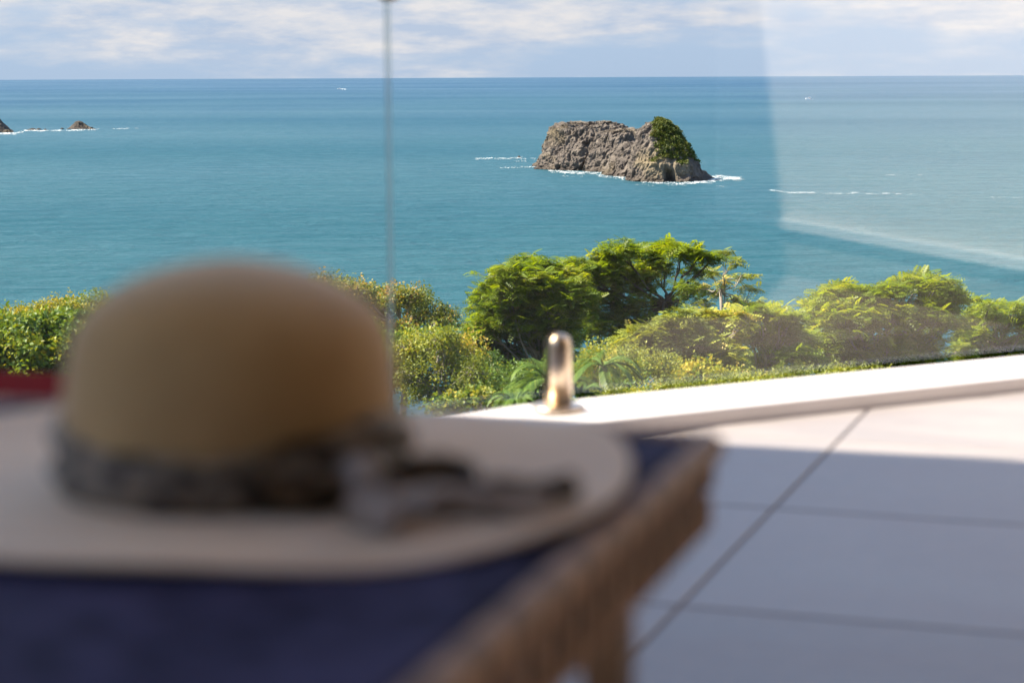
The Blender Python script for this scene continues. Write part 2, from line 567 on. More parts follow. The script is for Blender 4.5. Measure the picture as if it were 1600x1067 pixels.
island = empty('rock_island', (0, 0, 0))
tag(island, 'large bare brown rock island in the sea with green scrub on its right peak', 'island')
cl = at_z(925, 262, SEA_Z)
cr = at_z(1041, 275, SEA_Z)
cl = np.array([at_z(915, 262, SEA_Z)[0], at_z(900, 267, SEA_Z)[1] + 30])
cr = np.array([at_z(1039, 280, SEA_Z)[0], at_z(1045, 285, SEA_Z)[1] + 28])
mbi = MB()
profL = [(0, 1.02), (0.06, 0.97), (0.35, 0.90), (0.7, 0.80), (0.9, 0.74), (0.965, 0.62), (1.0, 0.38), (1.005, 0.02)]
VL, FL, PL = block(cl, 0, 29.0, ell(32, 32, 0.0, 0.10, 3), profL, 420, 130, 11, 1.0, ((R(-92), 0.075, 5.5, 9.0), (R(-128), 0.05, 3.0, 4.0)), lean=(2.5, 6))
mbi.put(VL, FL)
profR = [(0, 1.04), (0.05, 0.97), (0.16, 0.93), (0.30, 0.885), (0.335, 0.80), (0.55, 0.66), (0.78, 0.44), (0.93, 0.23), (1.0, 0.02)]
VR, FR, PR = block(cr, 0, 34.0, ell(22.5, 29, 0.0, 0.08, 8), profR, 400, 140, 23, 0.8, ((R(-88), 0.11, 7.0, 8.0),), lean=(-4.5, 6))
mbi.put(VR, FR)
# the flank that joins both blocks, running towards the camera side
cj = np.array([at_z(991, 277, SEA_Z)[0], at_z(985, 277.5, SEA_Z)[1] + 33])
ck = np.array([at_z(962, 268, SEA_Z)[0], at_z(950, 270, SEA_Z)[1] + 30])
VK, FK, PK = block(ck, 0, 24.5, ell(19, 29, 0.0, 0.1, 6), profL, 320, 110, 57, 0.9, (), lean=(3, 6))
mbi.put(VK, FK)
VJ, FJ, PJ = block(cj, 0, 19.5, ell(16, 33, 0.1, 0.1, 5), [(0, 1.0), (0.1, 0.95), (0.4, 0.84), (0.75, 0.66), (0.95, 0.42), (1, 0.02)], 320, 110, 37, 0.9, (), lean=(4, 6))
mbi.put(VJ, FJ)
# low skirt rocks at the right foot
for (px, py, rx, h, sd_) in ((1094, 279, 6.0, 4.5, 41), (1103, 280, 5.0, 2.2, 43), (846, 260, 6, 4.0, 47), (868, 264.5, 6, 5.0, 49), (955, 268, 5, 3.0, 51), (1012, 281.5, 6, 3.0, 53)):
    c = at_z(px, py, SEA_Z)
    v, f, _ = block((c[0], c[1] + 4), 0, h, ell(rx, rx * 1.3, 0, 0.2, sd_), [(0, 1.1), (0.4, 0.85), (0.8, 0.5), (1, 0.03)], 60, 20, sd_, 0.35)
    mbi.put(v, f)
mbi.build('rock', M['rock'], island, smooth=False)

rng = np.random.default_rng(5)


def rand_rot(n, rng, up=None, tilt=1.0):
    """n random rotation matrices; with tilt < 1 the local z stays near world up"""
    az = rng.uniform(0, 2 * math.pi, n)
    tl = rng.normal(0, 0.6 * tilt, n)
    rl = rng.normal(0, 0.6 * tilt, n)
    ca, sa, ct, st, cr_, sr = np.cos(az), np.sin(az), np.cos(tl), np.sin(tl), np.cos(rl), np.sin(rl)
    z0 = np.zeros(n)
    o1 = np.ones(n)
    Rz = np.stack([ca, -sa, z0, sa, ca, z0, z0, z0, o1], -1).reshape(n, 3, 3)
    Ry = np.stack([ct, z0, st, z0, o1, z0, -st, z0, ct], -1).reshape(n, 3, 3)
    Rx = np.stack([o1, z0, z0, z0, cr_, -sr, z0, sr, cr_], -1).reshape(n, 3, 3)
    return Rz @ Ry @ Rx


def scatter(T, pos, rot, scale, tint):
    """place template quads T (k*4,3) at pos with rot and scale"""
    n, k = len(pos), len(T)
    V = np.einsum('nij,kj->nki', rot, T) * scale[:, None, None] + pos[:, None, :]
    F = np.arange(n * k).reshape(-1, 4)
    return V.reshape(-1, 3), F, np.repeat(tint, k)


def diamond(l, w, fold=0.0):
    return np.array([[0, 0, 0], [l * 0.5, -w, fold], [l, 0, 0], [l * 0.5, w, fold]])


# scrub on the right peak: clumps standing on the rock surface
Pn = PR
zz_ = Pn[..., 2] - SEA_Z
nzr, nth = Pn.shape[:2]
cand = []
for _ in range(7000):
    i, j = rng.integers(0, nzr), rng.integers(0, nth)
    p = Pn[i, j]
    th = j / nth * 2 * math.pi
    dth = (th - R(-60) + math.pi) % (2 * math.pi) - math.pi
    lim = 0.95 + 0.45 * (zz_[i, j] / 34.0) + 0.55 * (float(vnoise(p / 4.0, 3)) - 0.5)
    if -lim * 0.74 < dth < lim * 1.4 and 11.2 + 2 * math.sin(j * 0.11) < zz_[i, j]:
        cand.append(p)
cand = np.array(cand)[:1500]
Tl = np.concatenate([diamond(1.0, 0.42, 0.05) @ Matrix.Rotation(k * 2.4, 3, 'Z').to_3x3() if False else diamond(1.0, 0.42, 0.05) for k in range(1)])
cl_p, cl_t = [], []
for p in cand:
    n = 26
    q = rng.normal(0, 1, (n, 3))
    q /= np.linalg.norm(q, axis=1)[:, None]
    q[:, 2] = np.abs(q[:, 2]) * 0.9
    s = rng.uniform(0.7, 1.7)
    cl_p.append(p + q * s * np.array([1, 1, 0.9]))
    cl_t.append(np.clip(rng.normal(0.45, 0.2) + rng.normal(0, 0.15, n), 0, 1))
cl_p, cl_t = np.concatenate(cl_p), np.concatenate(cl_t)
v, f, tt = scatter(Tl, cl_p, rand_rot(len(cl_p), rng), rng.uniform(0.5, 0.95, len(cl_p)), cl_t)
obj('scrub', mesh_np('scrub', v, f, False, tt), M['scrub'], island, kind='stuff')


# ------------------------------------------------------------------ islets far left
def islet(name, label, parts, mat=None):
    mb = MB()
    for (px, py, wpx, hpx, sd_, lx) in parts:
        c = at_z(px, py, SEA_Z)
        k = c[1] / FPX
        v, f, _ = block((c[0], c[1] + wpx * k * 0.3), 0, hpx * k, ell(wpx * k * 0.5, wpx * k * 0.5, 0, 0.15, sd_), [(0, 1.05), (0.15, 0.85), (0.5, 0.55), (0.85, 0.33), (1, 0.02)], 120, 50, sd_, 0.35, lean=(lx * k, 0))
        mb.put(v, f)
    o = mb.build(name, mat or M['dark_rock'])
    tag(o, label, 'rock', 'dark sea rocks at the left')
    return o


islet('sea_rock', 'dark rock at the left edge of the sea, cut by the picture edge', [(-14, 207, 58, 30, 61, -4), (10, 207.5, 18, 5, 62, 0)])
islet('sea_rock', 'small pointed dark islet left of the glass joint with surf along its foot', [(122, 202, 36, 13, 63, 0), (124, 202, 20, 12, 64, -2), (142, 202, 12, 3, 65, 0)])
islet('sea_rock', 'low flat dark reef between the two dark rocks at the left', [(50, 203.5, 18, 3.2, 66, 0), (60, 203, 10, 2.2, 67, 0), (70, 203.3, 7, 2.2, 68, 0)])
islet('sea_rock', 'tiny dark reef just left of the small pointed islet', [(97, 202.2, 4, 2.0, 69, 0)])
islet('sea_rock', 'tiny dark rock in the surf left of the big rock island', [(811, 246.5, 7, 3.0, 70, 0)])


# ------------------------------------------------------------------ foam
def foam(name, strokes, rect, step, seed, thr=0.5, label='white surf', cat='surf'):
    x0, y0, x1, y1 = rect
    X = np.arange(x0, x1, step[0])
    Y = np.arange(y0, y1, step[1])
    G = np.stack(np.meshgrid(X, Y, indexing='ij'), -1)
    w = np.zeros(G.shape[:2])
    for (pts, th, st) in strokes:
        pts = np.array(pts, dtype=float)
        for p, q in zip(pts[:-1], pts[1:]):
            d = q - p
            t = np.clip(((G - p) @ d) / (d @ d), 0, 1)
            dist = np.hypot(*np.moveaxis((G - (p + t[..., None] * d)) * np.array([0.35, 1.0]), -1, 0))
            w = np.maximum(w, st * np.clip(1.3 - dist / (th * 1.5), 0, 1))
    n = fbm(np.stack([G[..., 0] / 9, G[..., 1] / 1.8, 0 * w + seed], -1), 4, seed, 0.6)
    keep = (w * (0.05 + 1.7 * n) > thr - 0.10 + 1.25 * np.random.default_rng(seed).uniform(0, 1, w.shape))
    V, F = [], []
    for i, j in zip(*np.nonzero(keep)):
        b = len(V)
        for (dx, dy) in ((0, 1), (1, 1), (1, 0), (0, 0)):
            V.append(at_z(G[i, j, 0] + dx * step[0], G[i, j, 1] + dy * step[1], SEA_Z + 0.25))
        F.append([b, b + 1, b + 2, b + 3])
    o = obj(name, mesh_np(name, np.array(V), np.array(F)), M['foam'], kind='stuff')
    return tag(o, label, cat)


foam('sea_foam', [
    ([(745, 248.3), (768, 247.2), (790, 247.6), (815, 246.6), (838, 248.4)], 1.5, 0.9),
    ([(785, 262), (815, 261), (845, 262), (862, 266)], 1.6, 0.95),
    ([(862, 267), (900, 269.5), (940, 270), (965, 272), (990, 280), (1030, 285.5), (1075, 286.5), (1112, 283)], 2.3, 1.15),
    ([(940, 274), (985, 278), (1010, 283)], 3.0, 0.95),
    ([(870, 270), (930, 273), (985, 281), (1040, 288), (1110, 286)], 3.6, 0.62), ([(1105, 281), (1170, 281)], 3.4, 0.62), ([(770, 249), (840, 252), (868, 266)], 2.6, 0.55),
    ([(1100, 280), (1125, 276.5), (1150, 278.5)], 3.2, 1.2),
    ([(1108, 281), (1160, 280)], 2.2, 0.8),
    ([(880, 275), (915, 277)], 1.3, 0.75), ([(975, 287), (1020, 290)], 1.2, 0.7), ([(1120, 291), (1175, 293)], 1.2, 0.7),
], (735, 240, 1185, 296), (0.8, 0.34), 3, 0.66, 'white surf and foam washing round the big rock island', 'surf')
foam('sea_foam', [([(0, 209), (22, 208.5), (32, 206.5)], 1.7, 1.15), ([(40, 204), (75, 204.5), (120, 203.4), (150, 202.5)], 1.0, 1.15), ([(150, 202), (215, 200.5)], 0.8, 0.75)],
     (-5, 196, 230, 214), (0.8, 0.3), 9, 0.66, 'thin white line of surf at the dark rocks on the left', 'surf')
foam('sea_foam', [([(1205, 297), (1230, 301), (1270, 301)], 1.1, 0.95), ([(1330, 301), (1345, 301.5)], 0.8, 0.95), ([(1380, 302), (1405, 303)], 0.9, 1.0),
                  ([(1270, 302), (1500, 304)], 0.7, 0.7), ([(1385, 273), (1440, 274)], 0.8, 0.75), ([(1550, 308), (1600, 309)], 0.8, 0.75)],
     (1195, 265, 1610, 312), (0.9, 0.3), 15, 0.62, 'faint broken lines of foam on the open water at the right', 'surf')


# ------------------------------------------------------------------ boats
def boat(px, py, length, label, flip, wake):
    c = at_z(px, py, SEA_Z)
    r = empty('boat', (c[0], c[1], SEA_Z), 0)
    hull = MB()
    n = 14
    t = np.linspace(0, 1, n)
    bw = length * 0.16 * np.sqrt(np.clip(1 - (t * 1.02 - 0.02) ** 3, 0.0, 1))
    sh = length * (0.10 + 0.07 * t ** 2)
    rows = []
    for k in range(n):
        x = (t[k] - 0.5) * length
        rows.append([[x, -bw[k], sh[k]], [x, -bw[k] * 0.8, 0], [x * 0.97, 0, -length * 0.05], [x, bw[k] * 0.8, 0], [x, bw[k], sh[k]], [x, 0, sh[k] - 0.02]])
    P = np.array(rows)
    m = P.shape[1]
    F = [[i * m + j, (i + 1) * m + j, (i + 1) * m + (j + 1) % m, i * m + (j + 1) % m] for i in range(n - 1) for j in range(m)]
    V = P.reshape(-1, 3) * np.array([flip, 1, 1])
    hull.put(V, F)
    hull.put(V[:6], [[0, 1, 2, 5]])
    hull.put(V[:6], [[2, 3, 4, 5]])
    wm = simple_mat('boat_white', (0.76, 0.76, 0.75), (0.82, 0.82, 0.81), 2, 0.4)
    hull.build('hull', wm, r)
    cb = MB()
    X, Y, Z = np.eye(3)
    cb.box((-0.05 * length * flip, 0, length * 0.19), X, Y, Z, length * 0.17, length * 0.11, length * 0.09)
    cb.box((-0.08 * length * flip, 0, length * 0.32), X, Y, Z, length * 0.20, length * 0.12, length * 0.012)
    cb.build('cabin', wm, r)
    ww = MB()
    ww.box((-0.05 * length * flip, 0, length * 0.225), X, Y, Z, length * 0.172, length * 0.112, length * 0.025)
    ww.build('window', simple_mat('boat_window', (0.02, 0.025, 0.03), (0.03, 0.035, 0.04), 2, 0.1), r)
    r.rotation_euler = (0, 0, R(12) * flip)
    tag(r, label, 'boat', 'boats far out at sea')
    if wake:
        foam('boat_wake', [([(px - flip * 2, py - 0.3), (px - flip * wake, py)], 0.6, 1.2)], (px - wake - 3, py - 2, px + wake + 3, py + 2), (0.5, 0.25), 21,
             0.6, 'short white wake behind the ' + label.split(' on ')[0], 'wake')


boat(530, 139.6, 18, 'tiny white boat on the horizon left of the glass joint', -1, 9)
boat(1264, 155.4, 17, 'small white cabin boat on the sea beyond the hazy right side of the glass', -1, 0)


# ------------------------------------------------------------------ hillside
def ground_z(x, y):
    x, y = np.asarray(x, float), np.asarray(y, float)
    d = np.maximum(y, 0) + 0.12 * x
    z = np.interp(d, [-60, 0, 4.5, 8, 20, 45, 56, 82, 130, 200], [-1.0, -1.0, -1.15, -1.95, -4.5, -9.4, -12.2, -27, -56, -75])
    return z + (fbm(np.stack([x / 7, y / 7, 0 * x], -1), 3, 77) - 0.5) * 1.2


gx = np.concatenate([np.linspace(-90, -30, 16)[:-1], np.linspace(-30, 30, 81), np.linspace(30, 90, 16)[1:]])
gy = np.concatenate([np.linspace(3.0, 60, 90), np.linspace(60, 200, 50)[1:]])
GX, GY = np.meshgrid(gx, gy, indexing='ij')
KD0 = None


# ------------------------------------------------------------------ terrace frame
KT = 0.032                                    # kerb top
k0, k1 = at_z(740, 640.5, KT), at_z(1600, 556, KT)
KD = (k1 - k0)
KD[2] = 0
KD /= np.linalg.norm(KD)                      # along the kerb, to the right
KN = np.array([-KD[1], KD[0], 0])             # outwards, to the sea
ki = at_z(1400, 608.5, KT)
KW = float((k0 - ki) @ KN)                    # kerb width
AD = np.array([math.sin(R(18.8)), math.cos(R(18.8)), 0])     # tile joints, running away
BD = np.array([AD[1], -AD[0], 0])                            # tile joints, running right
UP = np.array([0, 0, 1.0])

GZ = ground_z(GX, GY)
# the ground starts behind the terrace's retaining face
side = (np.stack([GX, GY], -1) - k0[:2]) @ KN[:2]
GZ = np.where(side < 0.3, -1.6, GZ)
nx, ny = GX.shape
I = (np.arange(nx - 1)[:, None] * ny + np.arange(ny - 1)[None, :])
Fg = np.stack([I, I + ny, I + ny + 1, I + 1], -1).reshape(-1, 4)
obj('hillside', mesh_np('hillside', np.stack([GX, GY, GZ], -1).reshape(-1, 3), Fg, True), M['soil'], kind='structure')

# slab under the tiles
mb = MB()
in0 = k0 - KN * KW
cross = at_z(1208, 794, 0.0)


def to_kerb(p):
    return p + AD * (float((in0 + KN * (KW - 0.02) - p) @ KN) / float(AD @ KN))


pa, pb = cross - AD * 4.21 - BD * 4.81, cross - AD * 4.21 + BD * 5.41
poly = [to_kerb(pa), to_kerb(pb), pb, pa]
bm = bmesh.new()
lo = [bm.verts.new((p[0], p[1], -0.30)) for p in poly]
hi = [bm.verts.new((p[0], p[1], -0.004)) for p in poly]
bm.faces.new(hi)
bm.faces.new(lo[::-1])
for i in range(4):
    bm.faces.new((lo[i], lo[(i + 1) % 4], hi[(i + 1) % 4], hi[i]))
bmesh.ops.recalc_face_normals(bm, faces=bm.faces)
me = bpy.data.meshes.new('terrace_floor')
bm.to_mesh(me)
bm.free()
floor = obj('terrace_floor', me, M['grout'], kind='structure')

# tiles, 60 cm, joints through the crossing seen in the photograph
cross = at_z(1208, 794, 0.0)
TS, GAP = 0.60, 0.006
tile_me = bevel_box('tile', (TS - GAP, TS - GAP, 0.012), 0.0015, 1)
tile_me.materials.append(M['tile'])
tm = Matrix.Identity(4)
for r in range(3):
    tm[r][0], tm[r][1] = BD[r], AD[r]
for ia in range(-7, 8):
    for ib in range(-8, 9):
        c = cross + AD * (ia + 0.5) * TS + BD * (ib + 0.5) * TS
        cs = [c + AD * sa * TS / 2 + BD * sb * TS / 2 for sa in (-1, 1) for sb in (-1, 1)]
        ds = [float((q - in0) @ KN) for q in cs]
        if min(ds) > 0.02:
            continue
        mw = tm.copy()
        mw.translation = Vector((c[0], c[1], -0.006))
        if max(ds) > 0.04:
            bm = bmesh.new()
            bm.from_mesh(tile_me)
            inv = mw.inverted()
            co = inv @ Vector(in0 + KN * 0.03)
            no = inv.to_3x3() @ Vector(KN)
            res = bmesh.ops.bisect_plane(bm, geom=bm.verts[:] + bm.edges[:] + bm.faces[:], plane_co=co, plane_no=no, clear_outer=True)
            ed = [e for e in res['geom_cut'] if isinstance(e, bmesh.types.BMEdge)]
            if ed:
                bmesh.ops.contextual_create(bm, geom=ed)
            me = bpy.data.meshes.new('tile')
            bm.to_mesh(me)
            bm.free()
            me.materials.append(M['tile'])
        else:
            me = tile_me
        o = bpy.data.objects.new('tile', me)
        link(o, floor)
        o.matrix_world = mw

# unseen lawn behind the terrace, added to keep the pane's reflection dark
q0, q1 = in0 - KD * 8.4 - KN * 0.05, in0 + KD * 5.4 - KN * 0.05
q2, q3 = q1 + np.array([31.0, -32.0, 0]), q0 - AD * 40
obj('added_lawn', mesh_np('added_lawn', np.array([[*p[:2], -0.06] for p in (q0, q1, q2, q3)]), np.array([[3, 2, 1, 0]])),
    simple_mat('added_lawn_grass', (0.030, 0.050, 0.014), (0.050, 0.075, 0.02), 3.0, 0.95, 0.6, 40), kind='structure')

# kerb: bevelled stone lengths with a retaining face below
kerb = MB()
ko = bpy.data.objects.new('kerb', bevel_box('kerb', (14.0, KW, 0.36), 0.006, 2))
ko.data.materials.append(M['kerb'])
C.objects.link(ko)
ko['kind'] = 'structure'
frame_obj(ko, k0 - KN * KW / 2 - KD * 1.5 + UP * (KT - 0.18 - KT), KD, KN)

# ------------------------------------------------------------------ glass balustrade
sp0 = at_z(873, 641, KT)
GO = sp0.copy()                               # glass plane passes through the spigot


def glass_s(px):
    """distance along the glass plane where the picture column px meets it"""
    d = ray(px, 350)
    t = ((GO - CAM) @ KN) / (d @ KN)
    return float((CAM + d * t - GO) @ KD)


s_left = glass_s(611.2)
s_gap = glass_s(607)
GB, GH, GT = KT + 0.036, 1.28, 0.010


def pane(s0, s1, label):
    me = bevel_box('glass_balustrade', (s1 - s0, GT, GH), 0.001, 1)
    me.materials.append(M['glass'])
    me.materials.append(M['glass_edge'])
    for p in me.polygons:
        if abs(p.normal.x) > 0.5:
            p.material_index = 1
    o = bpy.data.objects.new('glass_balustrade', me)
    C.objects.link(o)
    frame_obj(o, GO + KD * (s0 + s1) / 2 + UP * (GB + GH / 2 - KT), KD, KN)
    return tag(o, label, 'glass railing', 'frameless glass balustrade panes')


pane(s_left, s_left + 2.05, 'clear glass railing pane right of the vertical joint, held by the round steel post')
pane(s_gap - 2.3, s_gap, 'clear glass railing pane left of the vertical joint, behind the hat')


def spigot(s, label):
    r = empty('glass_spigot', (0, 0, 0))
    frame_obj(r, GO + KD * s, KD, KN)
    # base flange
    obj('base_flange', lathe('base_flange', [(0.0, 0.0), (0.050, 0.0), (0.052, 0.002), (0.052, 0.008), (0.049, 0.011), (0.027, 0.012), (0.0, 0.012)], 56), M['steel'], r)
    # two half-round jaws with a rounded top, a slot between them for the glass
    for sgn in (1, -1):
        bm = bmesh.new()
        tmp = lathe('j', [(0.0, 0.012), (0.0255, 0.012), (0.0255, 0.125), (0.0235, 0.136), (0.018, 0.145), (0.010, 0.150), (0.0, 0.1515)], 48, True)
        bm.from_mesh(tmp)
        bpy.data.meshes.remove(tmp)
        bmesh.ops.remove_doubles(bm, verts=bm.verts, dist=1e-5)
        res = bmesh.ops.bisect_plane(bm, geom=bm.verts[:] + bm.edges[:] + bm.faces[:], plane_co=(0, sgn * 0.0078, 0), plane_no=(0, -sgn, 0), clear_outer=True)
        ed = [e for e in res['geom_cut'] if isinstance(e, bmesh.types.BMEdge)]
        bmesh.ops.contextual_create(bm, geom=ed)
        me = bpy.data.meshes.new('jaw')
        bm.to_mesh(me)
        bm.free()
        for p in me.polygons:
            p.use_smooth = len(p.vertices) <= 4
        obj('jaw', me, M['steel'], r)
        # rubber liner between jaw and glass
        g = MB()
        g.box((0, sgn * 0.0064, 0.085), (1, 0, 0), (0, 1, 0), (0, 0, 1), 0.021, 0.0012, 0.055)
        g.build('gasket', M['rubber'], r)
    b = MB()
    b.box((0, 0, 0.0235), (1, 0, 0), (0, 1, 0), (0, 0, 1), 0.024, 0.0075, 0.0119)
    b.build('web', M['steel'], r)
    return tag(r, label, 'railing post')


spigot(0.0, 'round topped polished steel post with base flange on the white kerb')

# round clip joining both panes near their top
r = empty('glass_clip', (0, 0, 0))
zc = 0.0
d = ray(617, 3)
tt_ = ((GO - CAM) @ KN) / (d @ KN)
pc = CAM + d * tt_
frame_obj(r, GO + KD * ((s_left + s_gap) / 2 + 0.004) + UP * (pc[2] + 0.0245 - KT), KD, KN)
for sgn in (1, -1):
    g = MB()
    g.tube([(0, sgn * 0.0066, 0), (0, sgn * 0.0105, 0), (0, sgn * 0.0125, 0)], [0.024, 0.024, 0.0225], 32)
    g.build('clamp_disc', M['steel'], r)
tag(r, 'round steel clip across the glass joint at the top of the picture', 'clip')


# ------------------------------------------------------------------ villa behind and above the camera, white end wall
e0, e1 = at_z(1135, 700, 0), at_z(1600, 725, 0)
EZ = 3.30
run = EZ / math.tan(SUN_EL)
eave0 = (e0 + e1) / 2 + np.array([math.sin(SUN_AZ), math.cos(SUN_AZ), 0]) * run      # a point on the eave line
eave_dir = e1 - e0
eave_dir[2] = 0
eave_dir /= np.linalg.norm(eave_dir)
eave_n = np.array([-eave_dir[1], eave_dir[0], 0])
villa = empty('villa', (0, -4, 0))
tag(villa, 'villa with a deep wooden roof overhang that shades the terrace', 'building')
inv = villa.matrix_world.inverted()


def slab(name, origin, dx, dy, x0, x1, y0, y1, z0, z1, mat, parent, offset=(0, -4, 0)):
    mb = MB()
    c = origin + dx * (x0 + x1) / 2 + dy * (y0 + y1) / 2
    c = np.array([c[0], c[1], (z0 + z1) / 2]) - np.array(offset)
    mb.box(c, dx, dy, UP, (x1 - x0) / 2, (y1 - y0) / 2, (z1 - z0) / 2)
    return mb.build(name, mat, parent)


slab('roof', eave0, eave_dir, eave_n, -9, 2.2, -3.2, 0, EZ, EZ + 0.22, M['stucco'], villa)
slab('roof', eave0, eave_dir, eave_n, 2.201, 32, -9.5, 0, EZ, EZ + 0.22, M['stucco'], villa)  # deep right part, added to shade the ground that the pane reflects
def mirror(p):
    return p - 2 * float((p - GO) @ KN) * KN


# unseen extra roof, added to move the shadow edge on the end wall
step = float((mirror(at_z(1218, 426, 0)) - (e0 + e1) / 2) @ eave_n)
slab('added_shade_roof', eave0, eave_dir, eave_n, 1.15, 9, 0.001, max(0.05, step), EZ, EZ + 0.22, M['stucco'], villa)
for k in range(9):                            # ceiling boards under the roof
    y1 = -0.25 - k * 0.30
    slab('ceiling_board', eave0, eave_dir, eave_n, -8.9, 8.9, y1 - 0.292, y1, EZ - 0.018, EZ - 0.001, M['wood'], villa)
slab('wall', eave0, eave_dir, eave_n, -9, 32, -8.2, -8.0, -0.002, EZ - 0.02, M['wall'], villa)
for k in range(3):
    slab('window', eave0, eave_dir, eave_n, -5 + k * 3.2, -2.6 + k * 3.2, -8.0, -7.96, 0.02, 2.2, simple_mat('dark_window', (0.02, 0.022, 0.025), (0.03, 0.032, 0.035), 1, 0.08), villa)


# the white end wall that the pane reflects
v0, v1 = at_z(1190, 421, 0), at_z(1600, 514, 0)
w0, w1 = mirror(v0), mirror(v1)
wd = w1 - w0
wd[2] = 0
wl = float(np.linalg.norm(wd))
wd /= wl
wn = np.array([wd[1], -wd[0], 0])
if wn @ np.array([1, 0.5, 0]) < 0:
    wn = -wn                                   # away from the terrace
ew = empty('end_wall', tuple(w0))
tag(ew, 'white stucco end wall with added dark screen closing the terrace on the right', 'wall')


def wall_piece(name, s0, s1, n0, n1, z0, z1, mat):
    mb = MB()
    c = wd * (s0 + s1) / 2 + wn * (n0 + n1) / 2 + UP * (z0 + z1) / 2
    mb.box(c, wd, wn, UP, (s1 - s0) / 2, (n1 - n0) / 2, (z1 - z0) / 2)
    return mb.build(name, mat, ew)


wall_piece('stucco_wall', -0.50, wl + 0.25, 0.03, 0.25, 0.16, 2.5, M['stucco'])
M['screen'] = simple_mat('added_screen_dark', (0.10, 0.055, 0.03), (0.14, 0.08, 0.045), 4, 0.7, 0.2, 40, stretch=(1, 1, 8))  # unseen screen, added so the left of the pane reflects something dark
for k in range(22):
    wall_piece('added_screen_board', -0.51 - (k + 1) * 0.60, -0.51 - k * 0.60 - 0.003, 0.03, 0.07, 0.0, 2.5, M['screen'])
wall_piece('added_screen_back', -13.7, -0.51, 0.071, 0.09, 0.0, 2.5, M['screen'])
wall_piece('plinth', -0.50, wl + 0.25, 0.0, 0.25, 0.0, 0.155, M['plinth'])
wall_piece('ledge', -0.50, wl + 0.25, -0.025, 0.0295, 0.157, 0.185, M['kerb'])

# ------------------------------------------------------------------ vegetation
def frond_template(pairs=7, L=1.0, droop=0.25, lw=0.30):
    q = []
    for i in range(pairs):
        t = 0.12 + 0.88 * i / (pairs - 1)
        l = lw * (0.65 + 0.5 * math.sin(math.pi * min(1, t * 0.85 + 0.1)))
        c = np.array([t * L, 0, -droop * t * t])
        for s in (1, -1):
            d = np.array([0.35, s * 0.9, -0.18])
            d /= np.linalg.norm(d)
            sd_ = np.array([0.9, -s * 0.35, 0]) * 0.085
            q += [c, c + d * l * 0.5 - sd_, c + d * l, c + d * l * 0.5 + sd_]
    return np.array(q)


FROND = [frond_template(6, 1, 0.2, 0.34), frond_template(5, 1, 0.4, 0.38)]


def leaf_cluster(n, rng, spread=1.0, l=0.5, w=0.17):
    q = []
    for k in range(n):
        Rm = rand_rot(1, rng, tilt=0.9)[0]
        base = rng.normal(0, 0.33, 3) * spread
        q.append(diamond(l, w, 0.04) @ Rm.T + base)
    return np.concatenate(q)


BROAD = [leaf_cluster(11, np.random.default_rng(k)) for k in range(4)]
SMALL = [leaf_cluster(14, np.random.default_rng(10 + k), 1.1, 0.34, 0.10) for k in range(4)]


def bez(p0, p1, p2, n):
    t = np.linspace(0, 1, n)[:, None]
    return (1 - t) ** 2 * p0 + 2 * t * (1 - t) * p1 + t * t * p2


